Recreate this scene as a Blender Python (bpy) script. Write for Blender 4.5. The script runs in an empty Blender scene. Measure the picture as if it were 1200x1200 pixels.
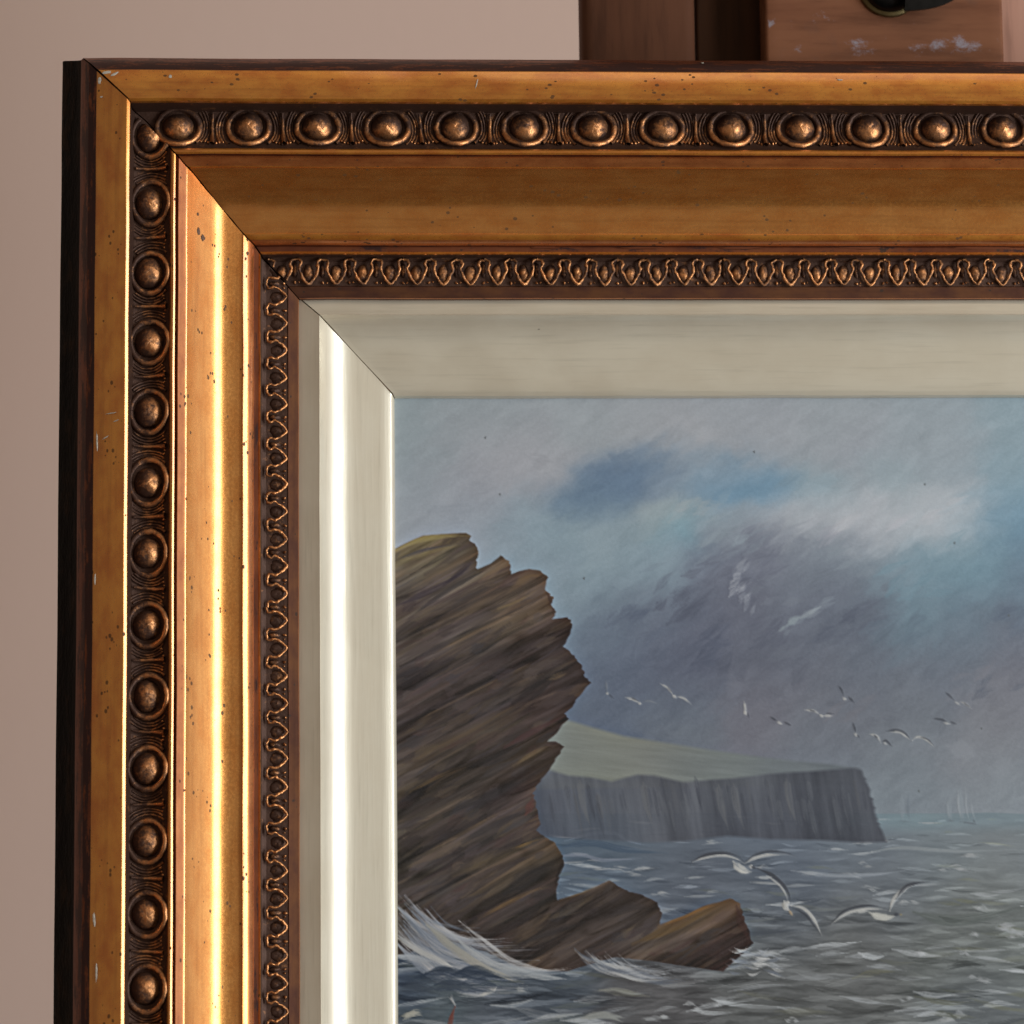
import bpy, bmesh, math, random
import numpy as np
from mathutils import Matrix, Vector

random.seed(7)
SC = bpy.context.scene
COL = SC.collection
S = 0.0003                      # metres per drawing unit (0.3 mm)
EYE_Z = 1.30

# ------------------------------------------------------------------ camera
cam_d = bpy.data.cameras.new('camera')
cam = bpy.data.objects.new('camera', cam_d)
COL.objects.link(cam)
cam.location = (0, -4000 * S, EYE_Z)
cam.rotation_euler = (math.radians(90), 0, 0)
cam_d.sensor_width = 36
cam_d.lens = 36 * 4076.83 / 1200
cam_d.clip_start = 0.05
cam_d.clip_end = 50
cam_d.dof.use_dof = True
cam_d.dof.focus_distance = 4080 * S
cam_d.dof.aperture_fstop = 14
SC.camera = cam

# ------------------------------------------------------------------ world + lamps
world = bpy.data.worlds.new('World')
SC.world = world
world.use_nodes = True
bg = world.node_tree.nodes['Background']
bg.inputs[0].default_value = (1.0, 0.85, 0.71, 1)
bg.inputs[1].default_value = 0.20


def area(name, loc, target, sx, sy, power, color):
    d = bpy.data.lights.new(name, 'AREA')
    d.shape = 'RECTANGLE'
    d.size, d.size_y, d.energy, d.color = sx, sy, power, color
    o = bpy.data.objects.new(name, d)
    COL.objects.link(o)
    o.location = loc
    v = Vector(target) - Vector(loc)
    o.rotation_euler = v.to_track_quat('-Z', 'Y').to_euler()
    return o


# tall window to the right of the picture, with added fill lamps standing in for wall and ceiling bounce
area('window_light', (1.62, -1.06, 1.20), (0, 0, 1.25), 0.60, 2.0, 37, (0.84, 0.94, 1.0))
area('side_wall_bounce', (1.95, -0.36, 1.25), (0, 0, 1.25), 0.9, 2.0, 4.4, (0.90, 0.92, 1.0))
area('ceiling_bounce', (1.0, -1.75, 3.1), (0, 0, 1.3), 2.0, 1.0, 8.0, (1.0, 0.88, 0.72))

SC.view_settings.view_transform = 'Standard'
SC.view_settings.look = 'None'
SC.view_settings.exposure = 0
SC.view_settings.gamma = 1
SC.render.engine = 'CYCLES'

# ------------------------------------------------------------------ helpers


def rotm(a, b, c):
    return Matrix.Rotation(c, 3, 'Z') @ Matrix.Rotation(b, 3, 'X') @ Matrix.Rotation(a, 3, 'Y')


# the picture stands on an easel: it leans back about 9 degrees and is turned 3 degrees
LEAN = rotm(0.0548, -0.1630, 0.0117)
AX = Matrix(((1, 0, 0), (0, 0, -1), (0, 1, 0)))
STAND = (Matrix.Translation((0, 0, EYE_Z)) @ AX.to_4x4() @ Matrix.Translation((20.45 * S, 24.25 * S, 0))
         @ LEAN.to_4x4() @ Matrix.Translation((-500 * S, 500 * S, 0)))


def tag(o, label=None, cat=None, group=None, kind=None):
    for k, v in (('label', label), ('category', cat), ('group', group), ('kind', kind)):
        if v:
            o[k] = v
    return o


def empty(name):
    o = bpy.data.objects.new(name, None)
    o.empty_display_size = 0.02
    COL.objects.link(o)
    o.matrix_world = STAND
    return o


def link(name, me, parent=None, mat=None):
    o = bpy.data.objects.new(name, me)
    COL.objects.link(o)
    if parent:
        o.parent = parent
    if mat and not me.materials:
        me.materials.append(mat)
    return o


def mesh(name, verts, faces, mats=(), fmat=None, smooth=True, angle=None, attrs=None):
    me = bpy.data.meshes.new(name)
    me.from_pydata([tuple(c * S for c in v) for v in verts], [], faces)
    for m in mats:
        me.materials.append(m)
    if fmat is not None:
        me.polygons.foreach_set('material_index', fmat)
    if attrs:
        for an, vals in attrs.items():
            vals = np.asarray(vals, dtype=np.float32)
            if vals.ndim == 1:
                a = me.attributes.new(an, 'FLOAT', 'POINT')
                a.data.foreach_set('value', vals)
            else:
                a = me.attributes.new(an, 'FLOAT_VECTOR', 'POINT')
                a.data.foreach_set('vector', vals.ravel())
    if smooth:
        me.polygons.foreach_set('use_smooth', [True] * len(me.polygons))
        if angle:
            me.set_sharp_from_angle(angle=math.radians(angle))
    me.update()
    return me


# ------------------------------------------------------------------ materials
class NT:
    def __init__(self, name):
        self.m = bpy.data.materials.new(name)
        self.m.use_nodes = True
        self.t = self.m.node_tree
        self.b = self.t.nodes['Principled BSDF']

    def n(self, typ, **kw):
        nd = self.t.nodes.new(typ)
        for k, v in kw.items():
            if k.startswith('i_'):
                nd.inputs[k[2:].replace('_', ' ')].default_value = v
            else:
                setattr(nd, k, v)
        return nd

    def l(self, a, b):
        self.t.links.new(a, b)

    def attr(self, name):
        return self.n('ShaderNodeAttribute', attribute_name=name)

    def mapping(self, src, scale):
        mp = self.n('ShaderNodeMapping')
        mp.inputs['Scale'].default_value = scale
        self.l(src, mp.inputs['Vector'])
        return mp.outputs[0]

    def noise(self, vec, scale, detail=4, rough=0.55):
        nd = self.n('ShaderNodeTexNoise')
        nd.inputs['Scale'].default_value = scale
        nd.inputs['Detail'].default_value = detail
        nd.inputs['Roughness'].default_value = rough
        self.l(vec, nd.inputs['Vector'])
        return nd.outputs['Fac']

    def ramp(self, fac, a, b, va=0.0, vb=1.0):
        nd = self.n('ShaderNodeMapRange', interpolation_type='SMOOTHSTEP')
        for i, v in ((1, a), (2, b), (3, va), (4, vb)):
            nd.inputs[i].default_value = v
        self.l(fac, nd.inputs[0])
        return nd.outputs[0]

    def math(self, op, a, b):
        nd = self.n('ShaderNodeMath', operation=op)
        for i, v in ((0, a), (1, b)):
            if isinstance(v, (int, float)):
                nd.inputs[i].default_value = v
            else:
                self.l(v, nd.inputs[i])
        return nd.outputs[0]

    def mix(self, fac, a, b):
        nd = self.n('ShaderNodeMix', data_type='RGBA')
        for sock, v in ((nd.inputs[0], fac), (nd.inputs[6], a), (nd.inputs[7], b)):
            if isinstance(v, (int, float)):
                sock.default_value = v
            elif isinstance(v, tuple):
                sock.default_value = (*v, 1)
            else:
                self.l(v, sock)
        return nd.outputs[2]

    def mixf(self, fac, a, b):
        nd = self.n('ShaderNodeMix', data_type='FLOAT')
        for sock, v in ((nd.inputs[0], fac), (nd.inputs[2], a), (nd.inputs[3], b)):
            if isinstance(v, (int, float)):
                sock.default_value = v
            else:
                self.l(v, sock)
        return nd.outputs[0]

    def set(self, **kw):
        for k, v in kw.items():
            s = self.b.inputs[k.replace('_', ' ')]
            if isinstance(v, (int, float)):
                s.default_value = v
            elif isinstance(v, tuple):
                s.default_value = (*v, 1)
            else:
                self.l(v, s)

    def bump(self, h, dist, strength=1.0):
        nd = self.n('ShaderNodeBump')
        nd.inputs['Distance'].default_value = dist
        nd.inputs['Strength'].default_value = strength
        self.l(h, nd.inputs['Height'])
        self.l(nd.outputs[0], self.b.inputs['Normal'])


def gilt(name, colA, colB, bole, rough, worn=0.0, coat=0.55, metal=0.72):
    """old bronze-gold paint over red bole; 'lay' = (along, across, wear)"""
    M = NT(name)
    at = M.attr('lay')
    v = at.outputs['Vector']
    wear = M.attr('wear').outputs['Fac']
    long = M.mapping(v, (0.006, 0.16, 1.0))
    streak = M.noise(long, 1.0, 3)
    blot = M.noise(M.mapping(v, (0.025, 0.05, 1)), 1.0, 4, 0.62)
    fine = M.noise(M.mapping(v, (0.25, 0.3, 1)), 1.0, 2, 0.7)
    c = M.mix(M.ramp(blot, 0.30, 0.74), colA, colB)
    c = M.mix(M.math('MULTIPLY', M.ramp(streak, 0.45, 0.75), 0.35), c, tuple(x * 0.55 for x in colB))
    # rubbed-through bole along the arrises
    w = M.math('ADD', M.math('ADD', M.math('MULTIPLY', M.noise(M.mapping(v, (0.018, 0.11, 1)), 1.0, 4, 0.68), 0.9), M.math('MULTIPLY', fine, 0.18)), wear)
    wf = M.ramp(w, 0.98 - worn, 1.08 - worn)
    c = M.mix(wf, c, bole)
    # fly specks and pits
    vor = M.n('ShaderNodeTexVoronoi')
    M.l(M.mapping(v, (0.10, 0.15, 1)), vor.inputs['Vector'])
    vor.inputs['Scale'].default_value = 1.0
    spsel = M.ramp(M.noise(M.mapping(v, (0.022, 0.035, 1)), 1.0, 3), 0.47, 0.66, 0.0, 0.27)
    sp = M.math('LESS_THAN', vor.outputs['Distance'], spsel)
    c = M.mix(M.math('MULTIPLY', sp, 0.82), c, (0.035, 0.018, 0.010))
    dirt = M.math('MAXIMUM', M.math('MULTIPLY', wf, 0.75), sp)
    M.set(Base_Color=c, Metallic=M.mixf(dirt, metal, 0.2),
          Roughness=M.mixf(dirt, M.ramp(fine, 0.25, 0.8, rough - 0.02, rough + 0.07), 0.5))
    M.set(Coat_Weight=M.mixf(dirt, coat, 0.0), Specular_IOR_Level=0.35, Coat_Roughness=0.13, Coat_IOR=1.7)
    M.bump(M.math('ADD', M.math('MULTIPLY', fine, 0.6), M.math('MULTIPLY', streak, 0.5)), 0.4 * S, 0.16)
    return M.m


MAT_GOLD = gilt('gilt_gold', (0.80, 0.315, 0.050), (0.60, 0.180, 0.027), (0.11, 0.032, 0.016), 0.28, 0.0, 0.7)
MAT_COPPER = gilt('coppery_gilt', (0.70, 0.25, 0.075), (0.48, 0.145, 0.042), (0.09, 0.03, 0.022), 0.28, 0.0, 0.5)
MAT_COVE = gilt('gilt_cove', (0.82, 0.355, 0.092), (0.72, 0.265, 0.056), (0.11, 0.032, 0.016), 0.24, 0.0, 0.4, 0.85)
MAT_UMBER = gilt('umber_band', (0.17, 0.066, 0.028), (0.095, 0.036, 0.024), (0.04, 0.018, 0.020), 0.46, 0.1, 0.12)
MAT_BOLE = gilt('red_bole', (0.26, 0.078, 0.030), (0.16, 0.044, 0.020), (0.05, 0.017, 0.013), 0.42, 0.16, 0.12)


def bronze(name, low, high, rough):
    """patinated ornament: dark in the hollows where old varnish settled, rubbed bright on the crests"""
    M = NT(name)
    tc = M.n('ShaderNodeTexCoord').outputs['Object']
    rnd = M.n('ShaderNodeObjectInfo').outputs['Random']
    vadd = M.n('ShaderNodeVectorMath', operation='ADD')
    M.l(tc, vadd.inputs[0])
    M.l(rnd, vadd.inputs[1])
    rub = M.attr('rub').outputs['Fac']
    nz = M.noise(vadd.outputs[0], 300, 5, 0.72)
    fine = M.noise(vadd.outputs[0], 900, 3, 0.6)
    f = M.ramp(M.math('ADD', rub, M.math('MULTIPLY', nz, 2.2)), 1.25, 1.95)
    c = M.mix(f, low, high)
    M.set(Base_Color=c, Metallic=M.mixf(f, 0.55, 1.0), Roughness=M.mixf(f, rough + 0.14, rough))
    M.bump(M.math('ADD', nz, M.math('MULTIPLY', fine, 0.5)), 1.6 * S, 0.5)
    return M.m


MAT_BRONZE = bronze('bronze_patina', (0.082, 0.038, 0.024), (0.74, 0.325, 0.13), 0.42)


def side_mat():
    M = NT('shaded_side')
    tc = M.n('ShaderNodeTexCoord').outputs['Object']
    nz = M.noise(M.mapping(tc, (120, 60, 120)), 1.0, 5, 0.7)
    M.set(Base_Color=M.mix(M.ramp(nz, 0.5, 0.72), (0.003, 0.002, 0.0015), (0.030, 0.014, 0.006)), Roughness=0.7, Specular_IOR_Level=0.15)  # near-black colour paints in the shade on the outer side
    M.bump(nz, 6 * S, 1.0)
    return M.m


MAT_SIDE = side_mat()


def liner_mat():
    M = NT('silvered_liner')
    v = M.attr('lay').outputs['Vector']
    streak = M.noise(M.mapping(v, (0.01, 0.22, 1)), 1.0, 4)
    blot = M.noise(M.mapping(v, (0.012, 0.02, 1)), 1.0, 5)
    c = M.mix(M.ramp(blot, 0.3, 0.7), (0.77, 0.68, 0.53), (0.70, 0.605, 0.46))
    c = M.mix(M.math('MULTIPLY', M.ramp(streak, 0.5, 0.8), 0.3), c, (0.42, 0.36, 0.26))
    vor = M.n('ShaderNodeTexVoronoi')
    M.l(M.mapping(v, (0.03, 0.05, 1)), vor.inputs['Vector'])
    vor.inputs['Scale'].default_value = 1.0
    sp = M.math('LESS_THAN', vor.outputs['Distance'], M.ramp(M.noise(M.mapping(v, (0.02, 0.03, 1)), 1, 2), 0.60, 0.75, 0.0, 0.10))
    wear = M.attr('wear').outputs['Fac']
    wf = M.ramp(M.math('ADD', M.noise(M.mapping(v, (0.03, 0.2, 1)), 1, 5, 0.7), wear), 0.95, 1.15)
    c = M.mix(M.math('MULTIPLY', M.math('MAXIMUM', sp, wf), 0.6), c, (0.16, 0.13, 0.09))
    M.set(Base_Color=c, Metallic=0.32, Roughness=M.ramp(blot, 0.2, 0.8, 0.29, 0.35), Specular_IOR_Level=0.7, Coat_Weight=0.2, Coat_Roughness=0.2)
    M.bump(streak, 0.35 * S, 0.35)
    return M.m


MAT_LINER = liner_mat()


def wood(name, a, b, rough, scale=(60, 6, 60), smear=None):
    M = NT(name)
    tc = M.n('ShaderNodeTexCoord').outputs['Object']
    g = M.noise(M.mapping(tc, scale), 1.0, 6, 0.6)
    g2 = M.noise(M.mapping(tc, tuple(s * 4 for s in scale)), 1.0, 4, 0.6)
    c = M.mix(M.ramp(g, 0.3, 0.7), a, b)
    c = M.mix(M.math('MULTIPLY', M.ramp(g2, 0.5, 0.75), 0.4), c, tuple(x * 0.5 for x in b))
    if smear:
        at = M.attr('smear').outputs['Fac']
        n = M.noise(M.mapping(tc, (150, 190, 150)), 1.0, 6, 0.72)
        f = M.ramp(M.math('ADD', n, at), 0.64, 0.88)
        c = M.mix(M.math('MULTIPLY', f, 0.75), c, smear)
        n2 = M.noise(M.mapping(tc, (70, 55, 70)), 1.0, 3, 0.6)
        c = M.mix(M.math('MULTIPLY', M.ramp(n2, 0.55, 0.75), 0.35), c, (0.12, 0.075, 0.06))
    M.set(Base_Color=c, Roughness=rough + 0.15, Specular_IOR_Level=0.22)
    M.bump(g2, 0.6 * S, 0.4)
    return M.m


MAT_WOOD_MID = wood('easel_wood', (0.135, 0.050, 0.024), (0.085, 0.030, 0.014), 0.6)
MAT_WOOD_SHADED = wood('easel_wood_shaded', (0.07, 0.027, 0.011), (0.04, 0.016, 0.007), 0.7)  # easel wood darkened to paint in the shade of the recess
MAT_WOOD_BLOCK = wood('clamp_wood', (0.29, 0.115, 0.056), (0.19, 0.068, 0.032), 0.55, (8, 60, 60), (0.42, 0.42, 0.50))
MAT_WOOD_PALE = wood('pale_wood', (0.62, 0.34, 0.25), (0.55, 0.29, 0.21), 0.5)


def simple(name, col, rough, metal=0.0, nscale=300, var=0.3):
    M = NT(name)
    tc = M.n('ShaderNodeTexCoord').outputs['Object']
    nz = M.noise(tc, nscale, 5, 0.6)
    M.set(Base_Color=M.mix(M.ramp(nz, 0.3, 0.7), tuple(c * (1 - var) for c in col), col), Roughness=rough, Metallic=metal)
    return M.m


MAT_IRON = simple('dark_iron', (0.03, 0.028, 0.026), 0.32, 0.8)
MAT_BRASS = simple('dull_brass', (0.22, 0.16, 0.07), 0.42, 0.9)
MAT_CHIP = simple('exposed_gesso', (0.62, 0.55, 0.45), 0.8, 0, 900, 0.4)
MAT_STAIN = simple('dark_stain', (0.16, 0.075, 0.04), 0.55, 0.2, 900, 0.5)


def wall_mat():
    M = NT('plaster_wall')
    tc = M.n('ShaderNodeTexCoord').outputs['Object']
    nz = M.noise(tc, 3.0, 5)
    fine = M.noise(tc, 160, 4)
    M.set(Base_Color=M.mix(nz, (0.68, 0.475, 0.385), (0.73, 0.52, 0.425)), Roughness=0.85)
    M.bump(fine, 0.0006, 0.3)
    return M.m


# ------------------------------------------------------------------ wall
wv = [(-3, 0, -1.3), (3, 0, -1.3), (3, 0, 1.7), (-3, 0, 1.7)]
wme = bpy.data.meshes.new('wall')
wme.from_pydata(wv, [], [(0, 1, 2, 3)])
wall = link('wall', wme, None, wall_mat())
wall.location = (0, 0.62, 1.3)
tag(wall, 'plain pinkish beige plaster wall behind the easel', 'wall', kind='structure')

# dark boards the easel stands on, 1.3 m below the picture; unseen, added to darken the gilding's reflections
fme = bpy.data.meshes.new('floor')
fme.from_pydata([(-3, -3.2, 0), (3, -3.2, 0), (3, 0.618, 0), (-3, 0.618, 0)], [], [(0, 1, 2, 3)])
floor = link('floor', fme, None, wood('floor_boards', (0.105, 0.048, 0.021), (0.07, 0.030, 0.013), 0.5, (3, 20, 20)))
tag(floor, 'dark wooden floor under the easel', 'floor', kind='structure')

# ------------------------------------------------------------------ the moulding profile
# (offset from the outer gilt edge in the left rail, the same in the top rail, height, zone)
FRAME = [(-46.6, -39.5, -100, 'k'), (-43.5, -38.0, -94, 'k'), (-36.5, -35.0, -84, 'k'), (-26.21, -30.0, -66, 'k'), (-21.12, -26.5, -52, 'k'),
 (-18.35, -22.4, -30, 'r'), (-9, -11.0, -13.5, 'r'), (0.2, -0.4, -3.4, 'r'), (1.3, 0.8, -2.6, 'g'), (35.6, 34.2, 0, 'g'), (36.2, 34.7, -0.2, 'g'), (39.2, 37.7, -2.1, 'g'), (39.6, 38.0, -3, 'g'),
 (39.7, 38.1, -9, 'g'), (39.9, 38.4, -30, 'b'), (43.29, 40.5, -38, 'b'), (54.94, 50.0, -41, 'b'), (68.83, 65.03, -39, 'b'), (78.95, 78.3, -33, 'b'),
 (85.85, 88.42, -24, 'b'), (87.26, 90.74, -21, 'g'), (89.85, 93.84, -20, 'g'), (91.77, 95.74, -21, 'g'), (92.6, 96.3, -24.5, 'r'), (93.9, 97.43, -24, 'r'),
 (95.65, 99.82, -21.2, 'o'), (99.06, 103.49, -24.2, 'o'), (102.44, 106.89, -27.4, 'o'), (104.3, 108.5, -29.0, 'o'), (105.4, 109.3, -29.5, 'g'),
 (105.85, 109.4, -32.0, 'c'), (108.4, 111.58, -34.59, 'c'), (110.96, 114.21, -37.12, 'c'), (113.52, 116.86, -39.59, 'c'), (116.09, 119.53, -42.0, 'c'),
 (118.66, 122.22, -44.36, 'c'), (121.24, 124.93, -46.66, 'c'), (123.83, 127.65, -48.9, 'c'), (126.42, 130.39, -51.09, 'c'), (129.01, 133.15, -53.22, 'c'),
 (131.61, 135.93, -55.29, 'c'), (134.22, 138.74, -57.22, 'c'), (136.83, 141.61, -58.96, 'c'), (139.46, 144.53, -60.51, 'c'), (142.09, 147.5, -61.88, 'c'),
 (144.73, 150.51, -63.07, 'c'), (147.38, 153.56, -64.11, 'c'), (150.03, 156.66, -64.99, 'c'), (152.68, 159.78, -65.76, 'c'), (155.34, 162.92, -66.46, 'c'),
 (158.01, 166.08, -67.1, 'c'), (160.67, 169.25, -67.66, 'c'), (163.34, 172.45, -68.16, 'c'), (166.01, 175.66, -68.58, 'c'), (168.68, 178.88, -68.94, 'c'),
 (169.0, 180.01, -65.6, 'g'), (169.8, 180.9, -65.2, 'g'), (173.3, 184.75, -66.7, 'g'),
 (176.0, 187.1, -68.1, 'g'), (178.6, 189.0, -70.6, 'o'), (181.2, 190.8, -74.6, 'o'), (182.31, 191.57, -77.5, 'o'), (183.37, 192.66, -80.88, 'r'), (187.35, 198.25, -81.48, 'r'),
 (188.97, 200.81, -80.38, 'g'), (189.82, 201.49, -82.88, 'g'), (190.6, 202.2, -94.88, 'b'), (196.04, 206.5, -98.88, 'b'), (208.06, 219.71, -100.38, 'b'),
 (221.1, 235.34, -100.88, 'b'), (222.12, 236.78, -99.88, 'u'), (229.12, 244.56, -101.6, 'u'), (233.72, 249.67, -102.6, 'u'), (234.51, 250.18, -104.4, 'o'),
 (234.98, 250.6, -126.88, 'u')]
LINER = [(234.43, 247.44, -111.5), (256.25, 267.21, -105.88), (258.56, 269.22, -104.88), (259.77, 270.12, -106.88), (264.3, 273.76, -113.18),
 (269.35, 278.27, -118.18), (273.39, 282.12, -121.08), (278.46, 287.09, -124.08), (284.54, 293.18, -127.08), (290.63, 299.42, -129.38),
 (297.74, 306.86, -131.38), (305.87, 315.49, -133.08), (317.05, 327.37, -135.38), (330.3, 341.41, -138.08), (342.54, 354.39, -140.48),
 (345.11, 356.92, -141.88), (346.68, 359.9, -143.88), (348.25, 361.68, -150.88)]
LONG = 1560.0                   # rails run on past the edge of the picture
rng = np.random.default_rng(11)


def wob(n, amp, step):
    k = max(4, int(n / step) + 3)
    a = rng.normal(0, amp, k)
    return np.interp(np.linspace(0, k - 1, n), np.arange(k), a)


def rail(name, prof, back, side, parent, mats, zones, wearmap):
    """sweep the profile along one side, mitred at the corner; side 'L' or 'T'"""
    GAP = 1.15
    loop = [(p[0], p[1], p[2]) for p in prof]
    loop.append((prof[-1][0], prof[-1][1], back))
    loop.append((prof[0][0] + 4, prof[0][1], back))
    npf = len(loop)
    NL = 150
    verts, lay, wear = [], [], []
    dz = wob(NL, 0.28, 9)
    do = wob(NL, 0.22, 7)
    mit = wob(len(prof), 0.38, 3)
    cum = 0
    acc = []
    for i, p in enumerate(loop):
        if i:
            cum += math.hypot(p[0] - loop[i - 1][0], p[2] - loop[i - 1][2])
        acc.append(cum)
    for j in range(NL):
        t = (j / (NL - 1)) ** 1.15
        for i, (oL, oT, z) in enumerate(loop):
            o, other = (oL, oT) if side == 'L' else (oT, oL)
            u = other + GAP + (LONG - other) * t
            if j == 0 and i < len(prof):
                u += (mit[i] - 0.1)
            k = 0 if j == 0 else 1
            oo = o + do[j] * k
            zz = z + dz[j] * k
            if side == 'L' and -4 < z < -2.5 and oL < 2:
                zz -= 4.5           # upright's outer flat tilted outwards so that it reflects darker
            verts.append((oo, -u, zz) if side == 'L' else (u, -oo, zz))
            lay.append((u + (3000 if side == 'L' else 0), acc[i], 0))
            wear.append(wearmap[i] if i < len(wearmap) else 0)
    faces, fm = [], []
    for j in range(NL - 1):
        for i in range(npf):
            a, b = j * npf + i, j * npf + (i + 1) % npf
            c, d = b + npf, a + npf
            faces.append((a, d, c, b) if side == 'T' else (a, b, c, d))
            fm.append(zones[i] if i < len(zones) else zones[-1])
    cap = list(range(npf))
    faces.append(cap if side == 'T' else cap[::-1])
    fm.append(len(mats) - 1)
    end = [(NL - 1) * npf + i for i in range(npf)]
    faces.append(end[::-1] if side == 'T' else end)
    fm.append(len(mats) - 1)
    me = mesh(name, verts, faces, mats, fm, True, 27, {'lay': lay, 'wear': wear})
    bm = bmesh.new()
    bm.from_mesh(me)
    bmesh.ops.recalc_face_normals(bm, faces=bm.faces)
    bm.to_mesh(me)
    bm.free()
    return link(name, me, parent)


ZI = {'g': 0, 'c': 1, 'r': 2, 'b': 3, 'o': 4, 'k': 5, 'u': 6}
zones = [ZI[FRAME[i + 1][3]] if i + 1 < len(FRAME) else 5 for i in range(len(FRAME))] + [5]
wearmap = []
for i, p in enumerate(FRAME):
    nb = [FRAME[k][3] for k in range(max(0, i - 2), min(len(FRAME), i + 3))]
    w = 0.0
    if p[3] in 'gco' and ('r' in nb or 'b' in nb):
        w = 0.24
    if p[3] == 'r':
        w = 0.25
    if i in (6, 7):
        w = 0.40
    if i == 9:
        w = 0.10
    wearmap.append(w)
for i, p in enumerate(FRAME):           # band above the tongue ornament is rubbed most
    if -81 < p[2] < -74 and p[3] in 'go':
        wearmap[i] = 0.36

frame = tag(empty('picture_frame'), 'ornate gilt picture frame with egg moulding and silvered inner liner', 'picture frame')
RM = [MAT_GOLD, MAT_COVE, MAT_BOLE, MAT_BRONZE, MAT_COPPER, MAT_SIDE, MAT_UMBER]
left = rail('left_rail', FRAME, -152, 'L', frame, RM, zones, wearmap)
top = rail('top_rail', FRAME, -152, 'T', frame, RM, zones, wearmap)
left['label'] = 'upright gilt rail with bright vertical highlights'
top['label'] = 'horizontal gilt rail in duller ochre gold'
lw = [0.2, 0.1, 0.2, 0.05] + [0] * 10 + [0.1, 0.2, 0.35, 0.3]
for sd, nm in (('L', 'liner_left_rail'), ('T', 'liner_top_rail')):
    o = rail(nm, LINER, -160, sd, frame, [MAT_LINER, MAT_LINER], [0] * len(LINER) + [0], lw)
    o['label'] = 'silvery cream liner strip inside the gilt frame'

# ------------------------------------------------------------------ egg-and-dart ornament
# unit axes: u along the rail, v from the lip towards the picture, w up from the channel floor


def floor_w(v):
    return float(np.interp(v, [-21, -18, -6, 8, 18, 25], [3.0, 1.5, -1.5, 0.5, 6.5, 15.5]))


def lump3(x, y, z, seed):
    return (math.sin(x * .71 + seed * 1.3) * math.sin(y * .83 + seed * 2.1 + z * .3) + 0.6 * math.sin(x * 1.9 + y * .4 + seed) * math.sin(y * 1.7 - x * .6 + seed * .7)) / 1.6


class Bag:
    def __init__(self):
        self.v, self.f, self.rub = [], [], []

    def grid(self, pts, rub, closed_u=False):
        """pts[i][j] rows; quads between them"""
        b = len(self.v)
        R, C = len(pts), len(pts[0])
        for i in range(R):
            for j in range(C):
                self.v.append(pts[i][j])
                self.rub.append(rub[i][j] if isinstance(rub, list) else rub(pts[i][j]))
        for i in range(R - 1):
            for j in range(C if closed_u else C - 1):
                j2 = (j + 1) % C
                self.f.append((b + i * C + j, b + i * C + j2, b + (i + 1) * C + j2, b + (i + 1) * C + j))

    def dome(self, cu, cv, cw, ru, rv, h, nr=8, ns=22, lump=0.0, seed=0, rub0=0.1, rub1=0.9):
        r = random.Random(seed)
        ph = [r.uniform(0, 6.28) for _ in range(4)]
        rows, rr = [], []
        for i in range(nr + 1):
            a = (i / nr) * math.pi / 2
            row, rrow = [], []
            for j in range(ns):
                t = j / ns * 2 * math.pi
                k = 1 + lump * (math.sin(2 * t + ph[0]) + 0.6 * math.sin(3 * t + ph[1]))
                c, s_ = math.cos(a), math.sin(a)
                row.append((cu + ru * c * k * math.cos(t), cv + rv * c * k * math.sin(t), cw + h * s_ * (1 + 0.6 * lump * math.sin(5 * a + ph[2] + t))))
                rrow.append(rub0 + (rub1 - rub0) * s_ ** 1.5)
            rows.append(row)
            rr.append(rrow)
        self.grid(rows, rr, True)

    def tube(self, path, rad, sides=6, rub0=0.15, rub1=0.95):
        rows, rr = [], []
        n = len(path)
        for i, p in enumerate(path):
            p = Vector(p)
            tn = (Vector(path[min(n - 1, i + 1)]) - Vector(path[max(0, i - 1)])).normalized()
            sd = tn.cross(Vector((0, 0, 1)))
            if sd.length < 1e-5:
                sd = Vector((1, 0, 0))
            sd.normalize()
            up = sd.cross(tn)
            ra = rad[i] if isinstance(rad, list) else rad
            row, rrow = [], []
            for k in range(sides):
                a = 2 * math.pi * k / sides + 0.5
                row.append(tuple(p + sd * ra * math.cos(a) + up * ra * math.sin(a)))
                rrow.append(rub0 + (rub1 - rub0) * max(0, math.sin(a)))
            rows.append(row)
            rr.append(rrow)
        self.grid(rows, rr, True)

    def rough(self, amp, seed):
        self.v = [(u + amp * lump3(u, v, w, seed), v + amp * lump3(v, u, w, seed + 5), w + amp * lump3(u + 3, v - 2, w, seed + 9)) for u, v, w in self.v]
        return self

    def build(self, name, side):
        """place axes for a rail: left rail u runs down, v runs right; top rail u runs right, v runs down"""
        if side == 'L':
            vs = [(v, -u, w) for u, v, w in self.v]
        else:
            vs = [(u, -v, w) for u, v, w in self.v]
        rub = [q * min(1.0, max(0.15, (p[1] + 19) / 30)) if name != 'tongue_leaf' else q for q, p in zip(self.rub, self.v)]  # darker towards the lip: the shade under it is put into the colour
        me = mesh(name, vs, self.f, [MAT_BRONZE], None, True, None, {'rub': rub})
        bm = bmesh.new()
        bm.from_mesh(me)
        bmesh.ops.recalc_face_normals(bm, faces=bm.faces)
        bm.to_mesh(me)
        bm.free()
        return me


def egg_bag(seed):
    b = Bag()
    b.dome(0, 0.5, -4, 19.2, 17.8, 18.5, 10, 28, 0.030, seed, 0.05, 0.78)
    return b.rough(0.7, seed)


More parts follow.
